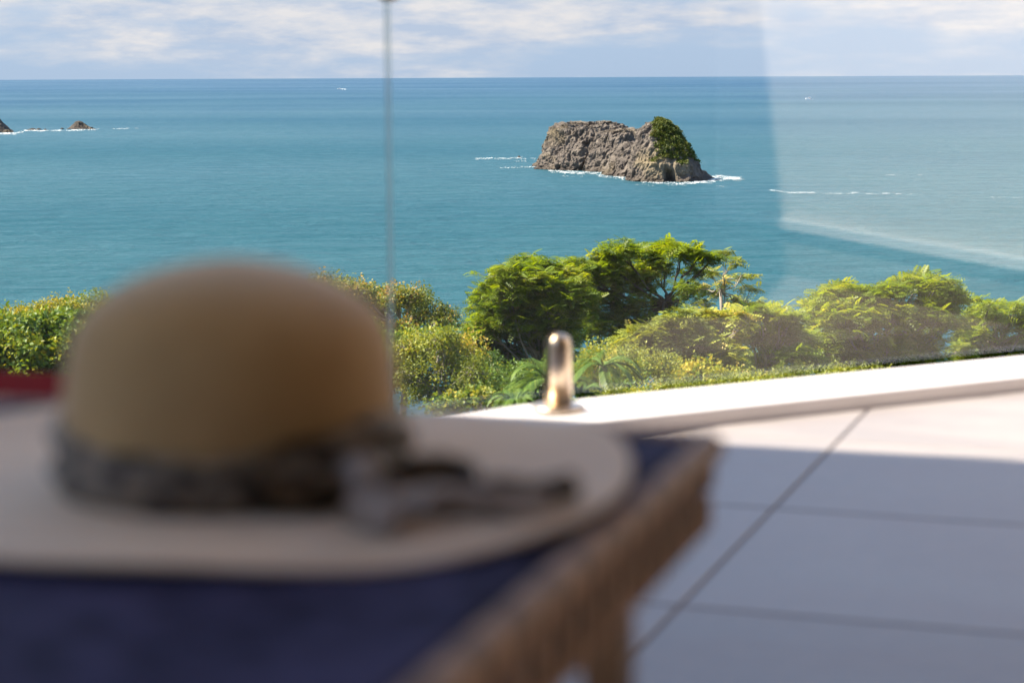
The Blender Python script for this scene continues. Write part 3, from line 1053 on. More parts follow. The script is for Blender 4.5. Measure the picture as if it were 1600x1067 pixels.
def tree(name, label, cat, D, base_px, fork_px, lobes, leaf, bark, kind='feather', dens=0.021, size=0.26, seed=0,
         group=None, tr=0.075, twig=1.0, tmean=0.5, bare=0.0, fill=True):
    rng = np.random.default_rng(seed)
    k = D / FPX
    fork = at_y(fork_px[0], fork_px[1], D)
    bx = at_y(base_px, 600, D)[0]
    base = np.array([bx, D, float(ground_z(bx, D)) - 0.15])
    root = empty(name, tuple(base))
    tag(root, label, cat, group)
    wood = MB()
    midp = (base + fork) / 2 + rng.normal(0, 0.12, 3) * np.array([1, 1, 0])
    tp = bez(base, midp, fork, 9)
    wood.tube(tp - base, np.linspace(tr * 1.35, tr * 0.85, 9), 8)
    if fill:
        add = []
        for i, a_ in enumerate(lobes):
            dl = sorted((math.hypot(a_[0] - b_[0], 1.4 * (a_[1] - b_[1])), j) for j, b_ in enumerate(lobes) if j != i)
            for dist, j in dl[:2]:
                if j > i and dist < 75:
                    b_ = lobes[j]
                    add.append(((a_[0] + b_[0]) / 2 + rng.normal(0, 4), (a_[1] + b_[1]) / 2 + rng.normal(0, 3), (a_[2] + b_[2]) * 0.4, (a_[3] + b_[3]) * 0.4))
        lobes = list(lobes) + add
    tips, tint, outw = [], [], []
    for li, lb in enumerate(lobes):
        px, py, rx, ry = lb[:4]
        dD = lb[4] if len(lb) > 4 else rng.uniform(-1.0, 1.0) * min(1.1, k * 70)
        c = at_y(px, py, D + dD)
        rad = np.array([rx * k, rx * k * 0.95, ry * k])
        # limb from trunk to lobe
        st = tp[rng.integers(6, 9)] if li % 3 == 0 else fork
        ctrl = (st + c) / 2 + np.array([rng.normal(0, 0.12), rng.normal(0, 0.12), rng.uniform(-0.25, 0.05) * np.linalg.norm(c - st) * 0.5])
        lp = bez(st, ctrl, c, 8) + np.concatenate([np.zeros((1, 3)), rng.normal(0, 0.035, (6, 3)), np.zeros((1, 3))])
        lr = tr * rng.uniform(0.38, 0.55)
        wood.tube(lp - base, np.linspace(lr, lr * 0.4, 8), 6, cap=False)
        n = max(6, int(math.pi * rx * ry * dens))
        q = rng.normal(0, 1, (n, 3))
        q /= np.linalg.norm(q, axis=1)[:, None]
        q[:, 2] = np.where(q[:, 2] < -0.7, -q[:, 2] * 0.8, q[:, 2])
        rr = rng.uniform(0.2, 1, n) ** 0.38
        # ragged outline
        rr *= 0.58 + 0.85 * vnoise(q * 2.4 + li * 7.1 + seed, seed)
        rr = np.where(rng.uniform(0, 1, n) < 0.06, rr * 1.38, rr)
        tp_ = c + q * rr[:, None] * rad
        tips.append(tp_)
        outw.append(q)
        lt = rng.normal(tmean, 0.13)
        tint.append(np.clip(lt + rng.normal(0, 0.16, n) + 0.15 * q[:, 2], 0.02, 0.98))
        # sub limbs and twigs
        ns = max(3, n // 9)
        sub = c + (tp_[rng.integers(0, n, ns)] - c) * 0.6
        for s_ in sub:
            sp = bez(lp[rng.integers(4, 8)], (c + s_) / 2 + rng.normal(0, 0.05, 3), s_, 5)
            wood.tube(sp - base, np.linspace(lr * 0.42, lr * 0.16, 5) * twig, 4, cap=False)
        dd = np.linalg.norm(tp_[:, None] - sub[None], axis=2)
        near = dd.argmin(1)
        for i in range(n):
            a_, b_ = sub[near[i]], tp_[i]
            wood.tube(np.array([a_, (a_ + b_) / 2 + rng.normal(0, 0.02, 3), b_ + (b_ - a_) * 0.1]) - base, np.array([lr * 0.15, lr * 0.11, lr * 0.06]) * twig, 3, cap=False)
    wood.build('trunk', bark, root, smooth=True)
    tips, tint, outw = np.concatenate(tips), np.concatenate(tint), np.concatenate(outw)
    if bare:
        kp = rng.uniform(0, 1, len(tips)) > bare
        tips, tint, outw = tips[kp], tint[kp], outw[kp]
    Vs, Fs, Ts, off = [], [], [], 0
    if kind == 'feather':
        nf = 6
        pos = np.repeat(tips, nf, 0) + rng.normal(0, size * 0.13, (len(tips) * nf, 3))
        tn = np.clip(np.repeat(tint, nf) + rng.normal(0, 0.09, len(pos)), 0, 1)
        n = len(pos)
        az = rng.uniform(0, 2 * math.pi, n)
        el = rng.normal(0.12, 0.32, n)
        ro = rng.normal(0, 0.35, n)
        ca, sa, ce, se = np.cos(az), np.sin(az), np.cos(el), np.sin(el)
        X = np.stack([ca * ce, sa * ce, se], -1)
        Y0 = np.stack([-sa, ca, 0 * az], -1)
        Z0 = np.cross(X, Y0)
        Y = Y0 * np.cos(ro)[:, None] + Z0 * np.sin(ro)[:, None]
        Z = np.cross(X, Y)
        rot = np.stack([X, Y, Z], -1)
        sc = rng.uniform(0.7, 1.15, n) * size
        temps = FROND
    else:
        nf = 2
        pos = np.repeat(tips, nf, 0) + rng.normal(0, size * 0.4, (len(tips) * nf, 3))
        tn = np.clip(np.repeat(tint, nf) + rng.normal(0, 0.12, len(pos)), 0, 1)
        n = len(pos)
        rot = rand_rot(n, rng)
        sc = rng.uniform(0.75, 1.2, n) * size
        temps = BROAD if kind == 'broad' else SMALL
    sel = rng.integers(0, len(temps), n)
    for ti, T in enumerate(temps):
        m_ = sel == ti
        if not m_.any():
            continue
        v, f, t_ = scatter(T, pos[m_] - base, rot[m_], sc[m_], tn[m_])
        t_ = np.clip(t_ + np.repeat(rng.normal(0, 0.07, len(t_) // 4), 4), 0, 1)
        Vs.append(v)
        Fs.append(f + off)
        Ts.append(t_)
        off += len(v)
    me = mesh_np('crown', np.concatenate(Vs), np.concatenate(Fs), False, np.concatenate(Ts))
    obj('crown', me, leaf, root)
    return root


TG = 'feathery trees on the slope below the terrace'
SG = 'shrubs on the slope below the terrace'
tree('feathery_tree', 'dense bright green feathery tree directly left of and above the round steel post', 'tree', 48, 850, (846, 565), [
    (800, 428, 34, 26), (848, 424, 34, 24), (884, 442, 32, 28), (765, 462, 26, 26), (815, 465, 44, 32), (862, 472, 42, 30), (775, 505, 40, 32),
    (830, 515, 44, 32), (876, 518, 34, 28), (757, 545, 34, 26), (805, 560, 42, 28), (742, 480, 10, 14), (905, 480, 30, 28), (770, 590, 36, 24), (826, 404, 13, 9), (800, 496, 44, 28), (850, 496, 40, 26), (745, 520, 26, 24), (812, 445, 40, 26), (800, 598, 36, 18), (846, 585, 30, 20), (738, 575, 26, 22), (884, 560, 22, 18), (868, 536, 30, 20)],
    M['leaf_bright'], M['bark_pale'], seed=1, group=TG, tmean=0.50)
tree('feathery_tree', 'tall bright green feathery tree with dark forked trunk right of centre, highest of the trees', 'tree', 50, 1024, (1040, 474), [
    (918, 426, 28, 22), (948, 408, 28, 22), (972, 396, 28, 22), (1008, 404, 30, 22), (1040, 390, 28, 18), (1066, 397, 26, 18), (1092, 402, 22, 14),
    (1112, 406, 16, 10), (940, 452, 40, 30), (985, 440, 36, 28), (1010, 432, 26, 20), (1030, 425, 22, 18), (1085, 430, 18, 12), (1075, 456, 24, 13),
    (955, 492, 38, 24), (920, 500, 30, 22), (1000, 480, 22, 18), (1050, 480, 18, 14), (985, 512, 26, 16), (903, 442, 26, 18), (916, 468, 28, 18), (892, 418, 20, 12), (930, 432, 24, 16), (925, 525, 24, 14), (968, 528, 26, 12), (1015, 505, 22, 14)],
    M['leaf_bright'], M['bark_dark'], seed=2, group=TG, tmean=0.46, tr=0.085, fill=False, dens=0.026)
tree('feathery_tree', 'sparse thin tree with pale stem and grey green leaves right of the tallest tree', 'tree', 53, 1118, (1126, 455), [
    (1135, 398, 13, 8), (1146, 410, 12, 6), (1114, 428, 15, 8), (1160, 432, 16, 7), (1136, 440, 12, 6), (1092, 452, 17, 8), (1172, 452, 14, 8), (1120, 462, 15, 7), (1152, 470, 18, 8), (1096, 476, 16, 8), (1178, 476, 14, 8)],
    M['leaf_olive'], M['bark_pale'], seed=3, group=TG, dens=0.024, tmean=0.45, tr=0.05, fill=False)
tree('feathery_tree', 'broad yellow green feathery tree crown behind the hazy right half of the glass', 'tree', 44, 1345, (1365, 560), [
    (1272, 478, 22, 14), (1298, 464, 26, 16), (1320, 455, 22, 14), (1350, 464, 30, 18), (1388, 460, 30, 18), (1418, 446, 28, 14), (1446, 442, 26, 13),
    (1474, 452, 26, 16), (1496, 472, 20, 14), (1290, 500, 38, 24), (1340, 498, 44, 28), (1395, 496, 44, 28), (1450, 488, 42, 28), (1275, 540, 38, 24),
    (1330, 545, 44, 26), (1390, 545, 40, 22), (1440, 535, 36, 24), (1300, 575, 40, 20), (1485, 510, 26, 18), (1355, 575, 40, 18), (1410, 570, 34, 16), (1455, 566, 26, 14), (1505, 550, 14, 12)],
    M['leaf_bright'], M['bark_pale'], seed=4, group=TG, tmean=0.62)
tree('feathery_tree', 'low yellow green feathery tree with crooked pale stems left of the broad crown', 'tree', 42, 1195, (1200, 560), [
    (1182, 486, 18, 10), (1208, 494, 24, 14), (1236, 500, 22, 14), (1215, 522, 30, 16), (1250, 530, 26, 18), (1180, 530, 26, 18), (1150, 512, 22, 16), (1225, 556, 34, 18), (1180, 570, 34, 18), (1262, 565, 28, 18), (1215, 592, 44, 16)],
    M['leaf_bright'], M['bark_pale'], seed=5, group=TG, tmean=0.55, dens=0.024)
tree('feathery_tree', 'green feathery tree with loose tufts cut by the right edge of the picture', 'tree', 47, 1552, (1555, 545), [
    (1531, 470, 14, 8), (1520, 490, 18, 12), (1548, 488, 16, 11), (1572, 482, 14, 9), (1590, 478, 12, 8), (1560, 505, 26, 14), (1596, 510, 26, 18), (1530, 525, 26, 14), (1570, 540, 30, 16), (1615, 540, 26, 18), (1535, 555, 22, 12), (1600, 562, 26, 14), (1640, 505, 26, 20), (1560, 566, 30, 10), (1506, 508, 16, 12), (1512, 534, 20, 12), (1500, 556, 20, 10), (1585, 556, 30, 12)],
    M['leaf_bright'], M['bark_pale'], seed=6, group=TG, tmean=0.5, dens=0.022)
tree('feathery_tree', 'dull olive tree with pale bare stems in front of the tallest tree', 'tree', 39, 1075, (1078, 570), [
    (985, 540, 30, 16), (1022, 522, 32, 18), (1062, 510, 32, 18), (1100, 500, 30, 16), (1132, 498, 24, 16), (1000, 570, 38, 20), (1050, 552, 38, 20), (1098, 540, 36, 20), (1140, 540, 24, 20), (1075, 585, 44, 18), (1130, 580, 34, 18), (1165, 500, 18, 12)],
    M['leaf_olive'], M['bark_pale'], seed=7, group=TG, tmean=0.45, dens=0.026)
tree('dry_tree', 'half bare tree with russet leaves and pale branches behind the glass joint', 'tree', 45, 630, (640, 530), [
    (500, 447, 22, 12), (528, 455, 24, 14), (556, 458, 24, 14), (582, 464, 22, 14), (612, 464, 24, 12), (640, 466, 24, 13), (660, 474, 20, 14), (545, 485, 32, 18), (590, 492, 30, 18), (648, 496, 20, 10), (682, 500, 22, 14), (700, 492, 14, 9), (704, 508, 12, 8), (530, 510, 30, 20), (590, 530, 34, 20), (625, 520, 22, 14)],
    M['leaf_russet'], M['bark_pale'], 'small', dens=0.045, size=0.22, seed=8, twig=2.2, tmean=0.5, bare=0.1, fill=False)
tree('dry_bush', 'tangled dry bush with bare pale twigs just right of the hat crown', 'bush', 31, 680, (690, 625), [
    (632, 560, 20, 26), (655, 545, 30, 22), (690, 540, 32, 20), (725, 555, 28, 22), (650, 590, 28, 22), (695, 580, 34, 22), (738, 585, 26, 18), (670, 618, 34, 18), (720, 610, 30, 16)],
    M['leaf_olive'], M['bark_pale'], 'small', dens=0.034, size=0.16, seed=9, group=SG, tr=0.04, twig=2.6, tmean=0.34, bare=0.25, fill=False)
tree('leafy_shrub', 'dark green dense shrub under the bright tree, left of the steel post', 'shrub', 34, 790, (790, 630), [
    (740, 608, 32, 18), (782, 602, 34, 20), (822, 598, 32, 20), (800, 622, 44, 16), (845, 618, 26, 14), (760, 572, 26, 16)],
    M['leaf_shrub'], M['bark_dark'], 'small', dens=0.040, size=0.17, seed=10, group=SG, tr=0.03, tmean=0.3)
tree('leafy_shrub', 'small bright lime green shrub low beside the kerb corner', 'shrub', 20, 745, (748, 640), [
    (747, 618, 20, 8), (732, 630, 24, 8), (768, 630, 18, 9), (700, 634, 30, 9)],
    M['leaf_yellow'], M['bark_pale'], 'broad', dens=0.045, size=0.085, seed=11, group=SG, tr=0.012, tmean=0.5)
tree('leafy_shrub', 'rounded yellow green shrub at the left edge behind the hat', 'shrub', 34, 60, (60, 570), [
    (-30, 525, 44, 26), (8, 530, 34, 24), (44, 525, 34, 24), (78, 524, 34, 24), (20, 555, 34, 22), (60, 555, 34, 24), (98, 545, 30, 24), (112, 518, 28, 22), (130, 540, 26, 28), (-20, 565, 34, 20), (50, 580, 30, 14), (0, 590, 40, 16), (100, 578, 34, 18), (140, 575, 30, 22)],
    M['leaf_yellow'], M['bark_pale'], 'broad', dens=0.030, size=0.20, seed=12, group=SG, tr=0.04, tmean=0.24)
tree('dry_tree', 'yellowing thin tree with bare dark twigs above the shrub at the left edge', 'tree', 37, 105, (106, 520), [
    (12, 500, 30, 10), (45, 494, 26, 10), (72, 486, 18, 8), (92, 482, 20, 8), (118, 482, 24, 9), (142, 474, 18, 7), (158, 472, 14, 7), (100, 500, 34, 12), (140, 495, 28, 14), (165, 500, 20, 18), (60, 508, 30, 10)],
    M['leaf_yellow'], M['bark_dark'], 'small', dens=0.045, size=0.17, seed=13, tr=0.05, twig=1.6, tmean=0.72, bare=0.1, fill=False)
tree('leafy_shrub', 'pale yellow shrub low behind the glass right of the steel post', 'shrub', 30, 955, (955, 610), [
    (925, 575, 22, 16), (955, 570, 26, 16), (985, 585, 26, 14), (945, 595, 34, 12)],
    M['leaf_yellow'], M['bark_pale'], 'small', dens=0.035, size=0.14, seed=14, group=SG, tr=0.02, tmean=0.5)
tree('leafy_shrub', 'pale yellow leafed shrub at the foot of the olive tree behind the glass', 'shrub', 27, 1095, (1098, 600), [
    (1075, 585, 16, 10), (1100, 582, 18, 10), (1120, 590, 16, 8), (1090, 596, 26, 8)],
    M['leaf_yellow'], M['bark_pale'], 'broad', dens=0.04, size=0.11, seed=15, group=SG, tr=0.02, tmean=0.7)


def palm(px, py, D, n, L, label, seed, elr=(0.2, 1.2)):
    rng = np.random.default_rng(seed)
    c = at_y(px, py, D)
    g = float(ground_z(c[0], D))
    root = empty('palm', (c[0], D, g))
    st = MB()
    h = c[2] - g
    st.tube([(0, 0, -0.1), (0.03, 0, h * 0.5), (0, 0, h)], [0.07, 0.06, 0.05], 9)
    st.build('trunk', M['bark_dark'], root, smooth=True)
    for k in range(n):
        az = k * 2.4 + rng.normal(0, 0.2)
        el = rng.uniform(*elr)
        l = L * rng.uniform(0.8, 1.15)
        t = np.linspace(0, 1, 16)
        rx = l * (t * math.cos(el))
        rz = l * (t * math.sin(el) - 0.75 * t ** 2.2 * (0.4 + 0.6 * math.cos(el)))
        P = np.stack([rx * math.cos(az), rx * math.sin(az), rz + h], -1)
        mb = MB()
        mb.tube(P, np.linspace(0.012, 0.003, 16), 4, cap=False, tint=0.5)
        tg = np.gradient(P, axis=0)
        tg /= np.linalg.norm(tg, axis=1)[:, None]
        sidev = np.array([-math.sin(az), math.cos(az), 0])
        for i in range(2, 16):
            for u in (0, 0.33, 0.66):
                ii = min(15, i + u)
                p = np.array([np.interp(ii, np.arange(16), P[:, j]) for j in range(3)])
                tt = tg[i]
                ll = L * 0.36 * (0.35 + math.sin(math.pi * (0.12 + 0.82 * ii / 16)))
                for s in (1, -1):
                    d_ = tt * 0.75 + sidev * s * 0.7 + UP * 0.12
                    d_ /= np.linalg.norm(d_)
                    w_ = np.cross(d_, UP)
                    w_ /= np.linalg.norm(w_) + 1e-9
                    e_ = p + d_ * ll - UP * ll * 0.35
                    m_ = p + d_ * ll * 0.5 - UP * ll * 0.05
                    tv = float(np.clip(rng.normal(0.5, 0.2), 0, 1))
                    mb.put([p, m_ - w_ * 0.009, e_, m_ + w_ * 0.009], [[0, 1, 2, 3]], tv)
        mb.build('frond', M['leaf_palm'], root, tint=True)
    return tag(root, label, 'palm', 'small palms below the terrace')


tree('ground_shrub', 'low strip of small leaved green groundcover just beyond the kerb on the right', 'groundcover', 19, 1140, (1140, 640), [
    (930, 624, 24, 6), (965, 617, 22, 9), (1012, 616, 30, 6), (1050, 608, 20, 9), (1098, 606, 30, 6), (1142, 599, 22, 10), (1190, 597, 30, 6), (1230, 590, 20, 8), (1282, 589, 30, 5), (1325, 583, 20, 7), (1370, 581, 24, 4)],
    M['leaf_olive'], M['bark_dark'], 'small', dens=0.04, size=0.085, seed=16, tr=0.012, tmean=0.30)
tree('leafy_shrub', 'mid green bushy shrub filling the gap below the dry tree beside the hat', 'shrub', 40, 600, (610, 590), [
    (560, 530, 40, 26), (600, 560, 40, 26), (640, 540, 24, 22), (560, 580, 50, 26), (620, 595, 40, 22), (700, 530, 20, 14)],
    M['leaf_shrub'], M['bark_pale'], 'small', dens=0.035, size=0.19, seed=17, group=SG, tr=0.03, tmean=0.45)
tree('leafy_shrub', 'broad green shrub almost wholly hidden behind the hat crown', 'shrub', 40, 330, (330, 590), [
    (200, 520, 40, 24), (250, 510, 44, 26), (310, 500, 44, 26), (370, 490, 44, 26), (430, 480, 40, 24), (480, 480, 34, 22), (230, 560, 50, 28), (310, 555, 54, 30), (400, 545, 54, 30), (470, 540, 44, 28), (260, 600, 60, 26), (370, 600, 60, 26), (470, 595, 50, 26)],
    M['leaf_shrub'], M['bark_pale'], 'small', dens=0.026, size=0.22, seed=19, group=SG, tr=0.05, tmean=0.45, fill=False)
tree('leafy_shrub', 'dull green shrub between the palm and the olive tree, right of the steel post', 'shrub', 35, 960, (985, 610), [
    (930, 560, 22, 14), (975, 565, 30, 16), (1020, 575, 34, 18), (1060, 590, 34, 14), (910, 585, 26, 16), (1110, 600, 34, 12), (960, 598, 40, 14), (1160, 598, 40, 12)],
    M['leaf_olive'], M['bark_pale'], 'small', dens=0.035, size=0.17, seed=18, group=SG, tr=0.03, tmean=0.5)
palm(858, 598, 26, 13, 0.85, 'small palm with arching fronds directly behind the steel post', 3)
palm(942, 572, 25, 9, 0.50, 'small palm with drooping fronds just right of the steel post', 4)
palm(905, 628, 17, 12, 0.34, 'low spiky palm tuft at the kerb edge right of the steel post', 5, (0.3, 1.3))
palm(805, 632, 17, 12, 0.30, 'low spiky palm tuft at the kerb edge left of the steel post', 6, (0.2, 1.0))

# undergrowth carpet over the slope
rng = np.random.default_rng(99)
n = 24000
yy = rng.uniform(6.0, 66, n)
xx = rng.uniform(-1, 1, n) * (yy * 0.36 + 4.0)
zz = ground_z(xx, yy)
patch = fbm(np.stack([xx / 2.2, yy / 2.2, 0 * xx], -1), 3, 31)
hgt = 0.15 + (0.5 + 4.4 * np.clip(patch - 0.27, 0, 0.42)) * np.clip((yy - 9) / 20, 0.10, 1)
pos = np.stack([xx, yy, zz + rng.uniform(0.3, 1, n) * hgt], -1)
tn = np.clip(0.15 + patch * 0.7 + rng.normal(0, 0.14, n), 0, 1)
sc = 0.13 + 0.20 * np.clip(yy / 50, 0, 1) * rng.uniform(0.7, 1.3, n)
Vs, Fs, Ts, off = [], [], [], 0
sel = rng.integers(0, 4, n)
for ti in range(4):
    m_ = sel == ti
    v, f, t_ = scatter(SMALL[ti], pos[m_], rand_rot(int(m_.sum()), rng), sc[m_], tn[m_])
    t_ = np.clip(t_ + np.repeat(rng.normal(0, 0.08, len(t_) // 4), 4), 0, 1)
    Vs.append(v)
    Fs.append(f + off)
    Ts.append(t_)
    off += len(v)
tag(obj('undergrowth', mesh_np('undergrowth', np.concatenate(Vs), np.concatenate(Fs), False, np.concatenate(Ts)), M['leaf_shrub'], kind='stuff'),
    'mixed green undergrowth covering the slope below the terrace', 'undergrowth')


# ------------------------------------------------------------------ wicker table
def wicker_mat(name, c1, c2):
    m, t, out = new_mat(name)
    co = t.add('ShaderNodeTexCoord').outputs['Object']
    a = t.add('ShaderNodeAttribute', attribute_name='tint').outputs['Fac']
    n = t.noise(t.mapping(co, (60, 60, 60)), 1.0, 3)
    f = t.math('ADD', t.math('MULTIPLY', a, 0.75), t.math('MULTIPLY', n, 0.25), clamp=True)
    b = t.add('ShaderNodeBsdfPrincipled', {'Base Color': t.mix(f, c1, c2), 'Roughness': 0.5})
    t.t.links.new(b.outputs[0], out.inputs[0])
    return m


M['wicker'] = wicker_mat('brown_wicker', (0.045, 0.022, 0.012), (0.56, 0.33, 0.19))
M['navy'] = None
m, t, out = new_mat('navy_woven_top')
co = t.add('ShaderNodeTexCoord').outputs['Object']
w = t.add('ShaderNodeTexVoronoi', {'Vector': co, 'Scale': 42.0}).outputs[0]
nn = t.noise(co, 7.0, 4)
col = t.mix(t.math('ADD', t.math('MULTIPLY_ADD', nn, 1.2, -0.5), t.math('MULTIPLY', w, 1.1), clamp=True), (0.010, 0.010, 0.024), (0.062, 0.056, 0.115))
b = t.add('ShaderNodeBsdfPrincipled', {'Base Color': col, 'Roughness': 0.75, 'Specular IOR Level': 0.05})
t.t.links.new(t.add('ShaderNodeBump', {'Height': w, 'Strength': 0.5, 'Distance': 0.002}).outputs[0], b.inputs['Normal'])
t.t.links.new(b.outputs[0], out.inputs[0])
M['navy'] = m

TZ = 0.442
corner = at_z(1112, 678, TZ)
TA, TBD = np.array([math.sin(R(17.2)), math.cos(R(17.2)), 0]), np.array([math.cos(R(17.2)), -math.sin(R(17.2)), 0])
TL, TW = 0.92, 0.86                            # along AD, along BD
table = empty('wicker_table')
tc = corner - TA * TL / 2 - TBD * TW / 2
frame_obj(table, (tc[0], tc[1], 0), TBD, TA)
tag(table, 'low brown wicker table with dark navy top carrying the hat', 'table')
top = obj('top', bevel_box('top', (TW - 0.022, TL - 0.022, 0.012), 0.004, 2), M['navy'], table)
top.location = (0, 0, TZ - 0.007)
rngw = np.random.default_rng(8)


def woven(p0, dirv, nrm, length, height, ztop, parent, name):
    mb = MB()
    ns = int(length / 0.021)
    dx = length / ns
    rows = 2
    rh = height / rows
    for i in range(ns):                         # upright stakes
        x = (i + 0.5) * dx
        c = p0 + dirv * x + np.array([0, 0, ztop - height / 2])
        mb.box(c, dirv, nrm, UP, 0.0050, 0.0016, height / 2)
        mb.T[-1][:] = 0.0
    for r_ in range(rows):
        m_ = ns * 4
        t_ = np.linspace(0, 1, m_ + 1)
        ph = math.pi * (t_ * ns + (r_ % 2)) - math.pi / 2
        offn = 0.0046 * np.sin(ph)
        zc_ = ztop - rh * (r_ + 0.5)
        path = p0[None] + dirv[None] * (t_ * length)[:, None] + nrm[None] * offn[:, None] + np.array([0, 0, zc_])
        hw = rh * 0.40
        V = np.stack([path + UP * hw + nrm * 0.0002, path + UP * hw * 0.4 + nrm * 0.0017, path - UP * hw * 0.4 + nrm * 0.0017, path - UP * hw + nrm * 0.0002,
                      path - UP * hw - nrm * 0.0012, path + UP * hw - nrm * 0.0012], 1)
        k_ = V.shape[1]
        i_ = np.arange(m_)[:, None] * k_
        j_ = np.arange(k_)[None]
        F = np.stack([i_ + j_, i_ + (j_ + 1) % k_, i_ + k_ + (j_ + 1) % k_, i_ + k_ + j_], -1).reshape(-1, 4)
        tv = np.clip(rngw.normal(0.58, 0.08) + 0.55 * np.repeat(np.sin(ph), k_) + 0.18 * np.repeat(vnoise(np.stack([t_ * length * 40, 0 * t_ + r_, 0 * t_], -1), 3) - 0.5, k_), 0, 1)  # strand darkens where it dips behind: weave shade put into the tint
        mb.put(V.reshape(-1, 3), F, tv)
    return mb.build(name, M['wicker'], parent, smooth=False, tint=True)


X3, Y3 = np.array([1.0, 0, 0]), np.array([0, 1.0, 0])
AH = 0.052
zt = TZ - 0.012
woven(np.array([TW / 2 - 0.004, -TL / 2, 0]), Y3, X3, TL, AH, zt, table, 'woven_apron')
woven(np.array([-TW / 2 + 0.004, -TL / 2, 0]), Y3, -X3, TL, AH, zt, table, 'woven_apron')
woven(np.array([-TW / 2, TL / 2 - 0.004, 0]), X3, Y3, TW, AH, zt, table, 'woven_apron')
woven(np.array([-TW / 2, -TL / 2 + 0.004, 0]), X3, -Y3, TW, AH, zt, table, 'woven_apron')
# wrapped rim: a cane bound by coils, every few coils a lighter one
rim = MB()
for (p, q) in (((TW / 2, -TL / 2), (TW / 2, TL / 2)), ((-TW / 2, -TL / 2), (-TW / 2, TL / 2)), ((-TW / 2, TL / 2), (TW / 2, TL / 2)), ((-TW / 2, -TL / 2), (TW / 2, -TL / 2))):
    p, q = np.array(p), np.array(q)
    L_ = np.linalg.norm(q - p)
    nco = int(L_ / 0.011)
    for i in range(nco):
        a_, b_ = p + (q - p) * (i / nco), p + (q - p) * ((i + 0.92) / nco)
        a3, b3 = np.array([a_[0], a_[1], TZ - 0.008]), np.array([b_[0], b_[1], TZ - 0.008])
        rim.tube([a3, a3 * 0.7 + b3 * 0.3, a3 * 0.3 + b3 * 0.7, b3], [0.0085, 0.0100, 0.0100, 0.0085], 8, cap=False,
                 tint=0.95 if i % 5 in (0, 1) else float(rngw.uniform(0.35, 0.55)))
rim.build('rim', M['wicker'], table, smooth=True, tint=True)
# legs, set in from the ends, wound with cane
for sx in (1, -1):
    for yy_ in (TL / 2 - 0.215, -TL / 2 + 0.215):
        lg = MB()
        cx_ = sx * (TW / 2 - 0.0125)
        nl = 30
        for i in range(nl):
            z0_ = (TZ - AH - 0.012) * i / nl
            z1_ = (TZ - AH - 0.012) * (i + 0.93) / nl
            lg.box((cx_, yy_, (z0_ + z1_) / 2), X3, Y3, UP, 0.0118, 0.0118, (z1_ - z0_) / 2)
            lg.T[-1][:] = rngw.uniform(0.05, 0.25)  # shade under the table put into the leg's dark tint
        lg.box((cx_, yy_, (TZ - AH) / 2), X3, Y3, UP, 0.0105, 0.0105, (TZ - AH) / 2)
        lg.build('leg', M['wicker'], table, tint=True)
# frame rails under the top
for (c, hx, hy) in (((0, TL / 2 - 0.03), TW / 2 - 0.01, 0.010), ((0, -TL / 2 + 0.03), TW / 2 - 0.01, 0.010)):
    fr_ = MB()
    fr_.box((c[0], c[1], TZ - 0.026), X3, Y3, UP, hx, hy, 0.010)
    fr_.build('rail', M['wicker'], table, tint=True)

# ------------------------------------------------------------------ straw hat
HD = 1.07
hc = at_y(366, 757, HD)
HZ = TZ + 0.0085
hat = empty('straw_hat', (hc[0], hc[1], HZ))
tag(hat, 'tan wide brimmed straw sun hat with dark patterned scarf tied in a bow', 'hat')


def straw_mat(name, c1, c2):
    m, t, out = new_mat(name)
    co = t.add('ShaderNodeTexCoord').outputs['Object']
    n = t.noise(co, 24.0, 4)
    wv = t.add('ShaderNodeTexWave', {'Vector': co, 'Scale': 70.0, 'Distortion': 1.5, 'Detail': 2.0}, bands_direction='Z').outputs[1]
    col = t.mix(t.math('MULTIPLY_ADD', n, 2.0, -0.5, True), c1, c2)
    d = t.add('ShaderNodeBsdfPrincipled', {'Base Color': col, 'Roughness': 0.75, 'Specular IOR Level': 0.25, 'Sheen Weight': 0.9, 'Sheen Roughness': 0.45, 'Sheen Tint': (1.0, 0.80, 0.60, 1)})
    t.t.links.new(t.add('ShaderNodeBump', {'Height': wv, 'Strength': 0.25, 'Distance': 0.001}).outputs[0], d.inputs['Normal'])
    t.t.links.new(d.outputs[0], out.inputs[0])
    return m


def scarf_mat(name, dark, light, thr):
    m, t, out = new_mat(name)
    co = t.add('ShaderNodeTexCoord').outputs['Object']
    v = t.add('ShaderNodeTexVoronoi', {'Vector': t.mapping(co, (1, 1, 1)), 'Scale': 58.0, 'Randomness': 1.0}).outputs[0]
    n = t.noise(co, 45.0, 4, 0.6, 0.6)
    f = t.math('MULTIPLY', t.math('SUBTRACT', t.math('ADD', v, t.math('MULTIPLY', n, 0.7)), thr), 6.0, clamp=True)
    b = t.add('ShaderNodeBsdfPrincipled', {'Base Color': t.mix(f, dark, light), 'Roughness': 0.6})
    t.t.links.new(b.outputs[0], out.inputs[0])
    return m


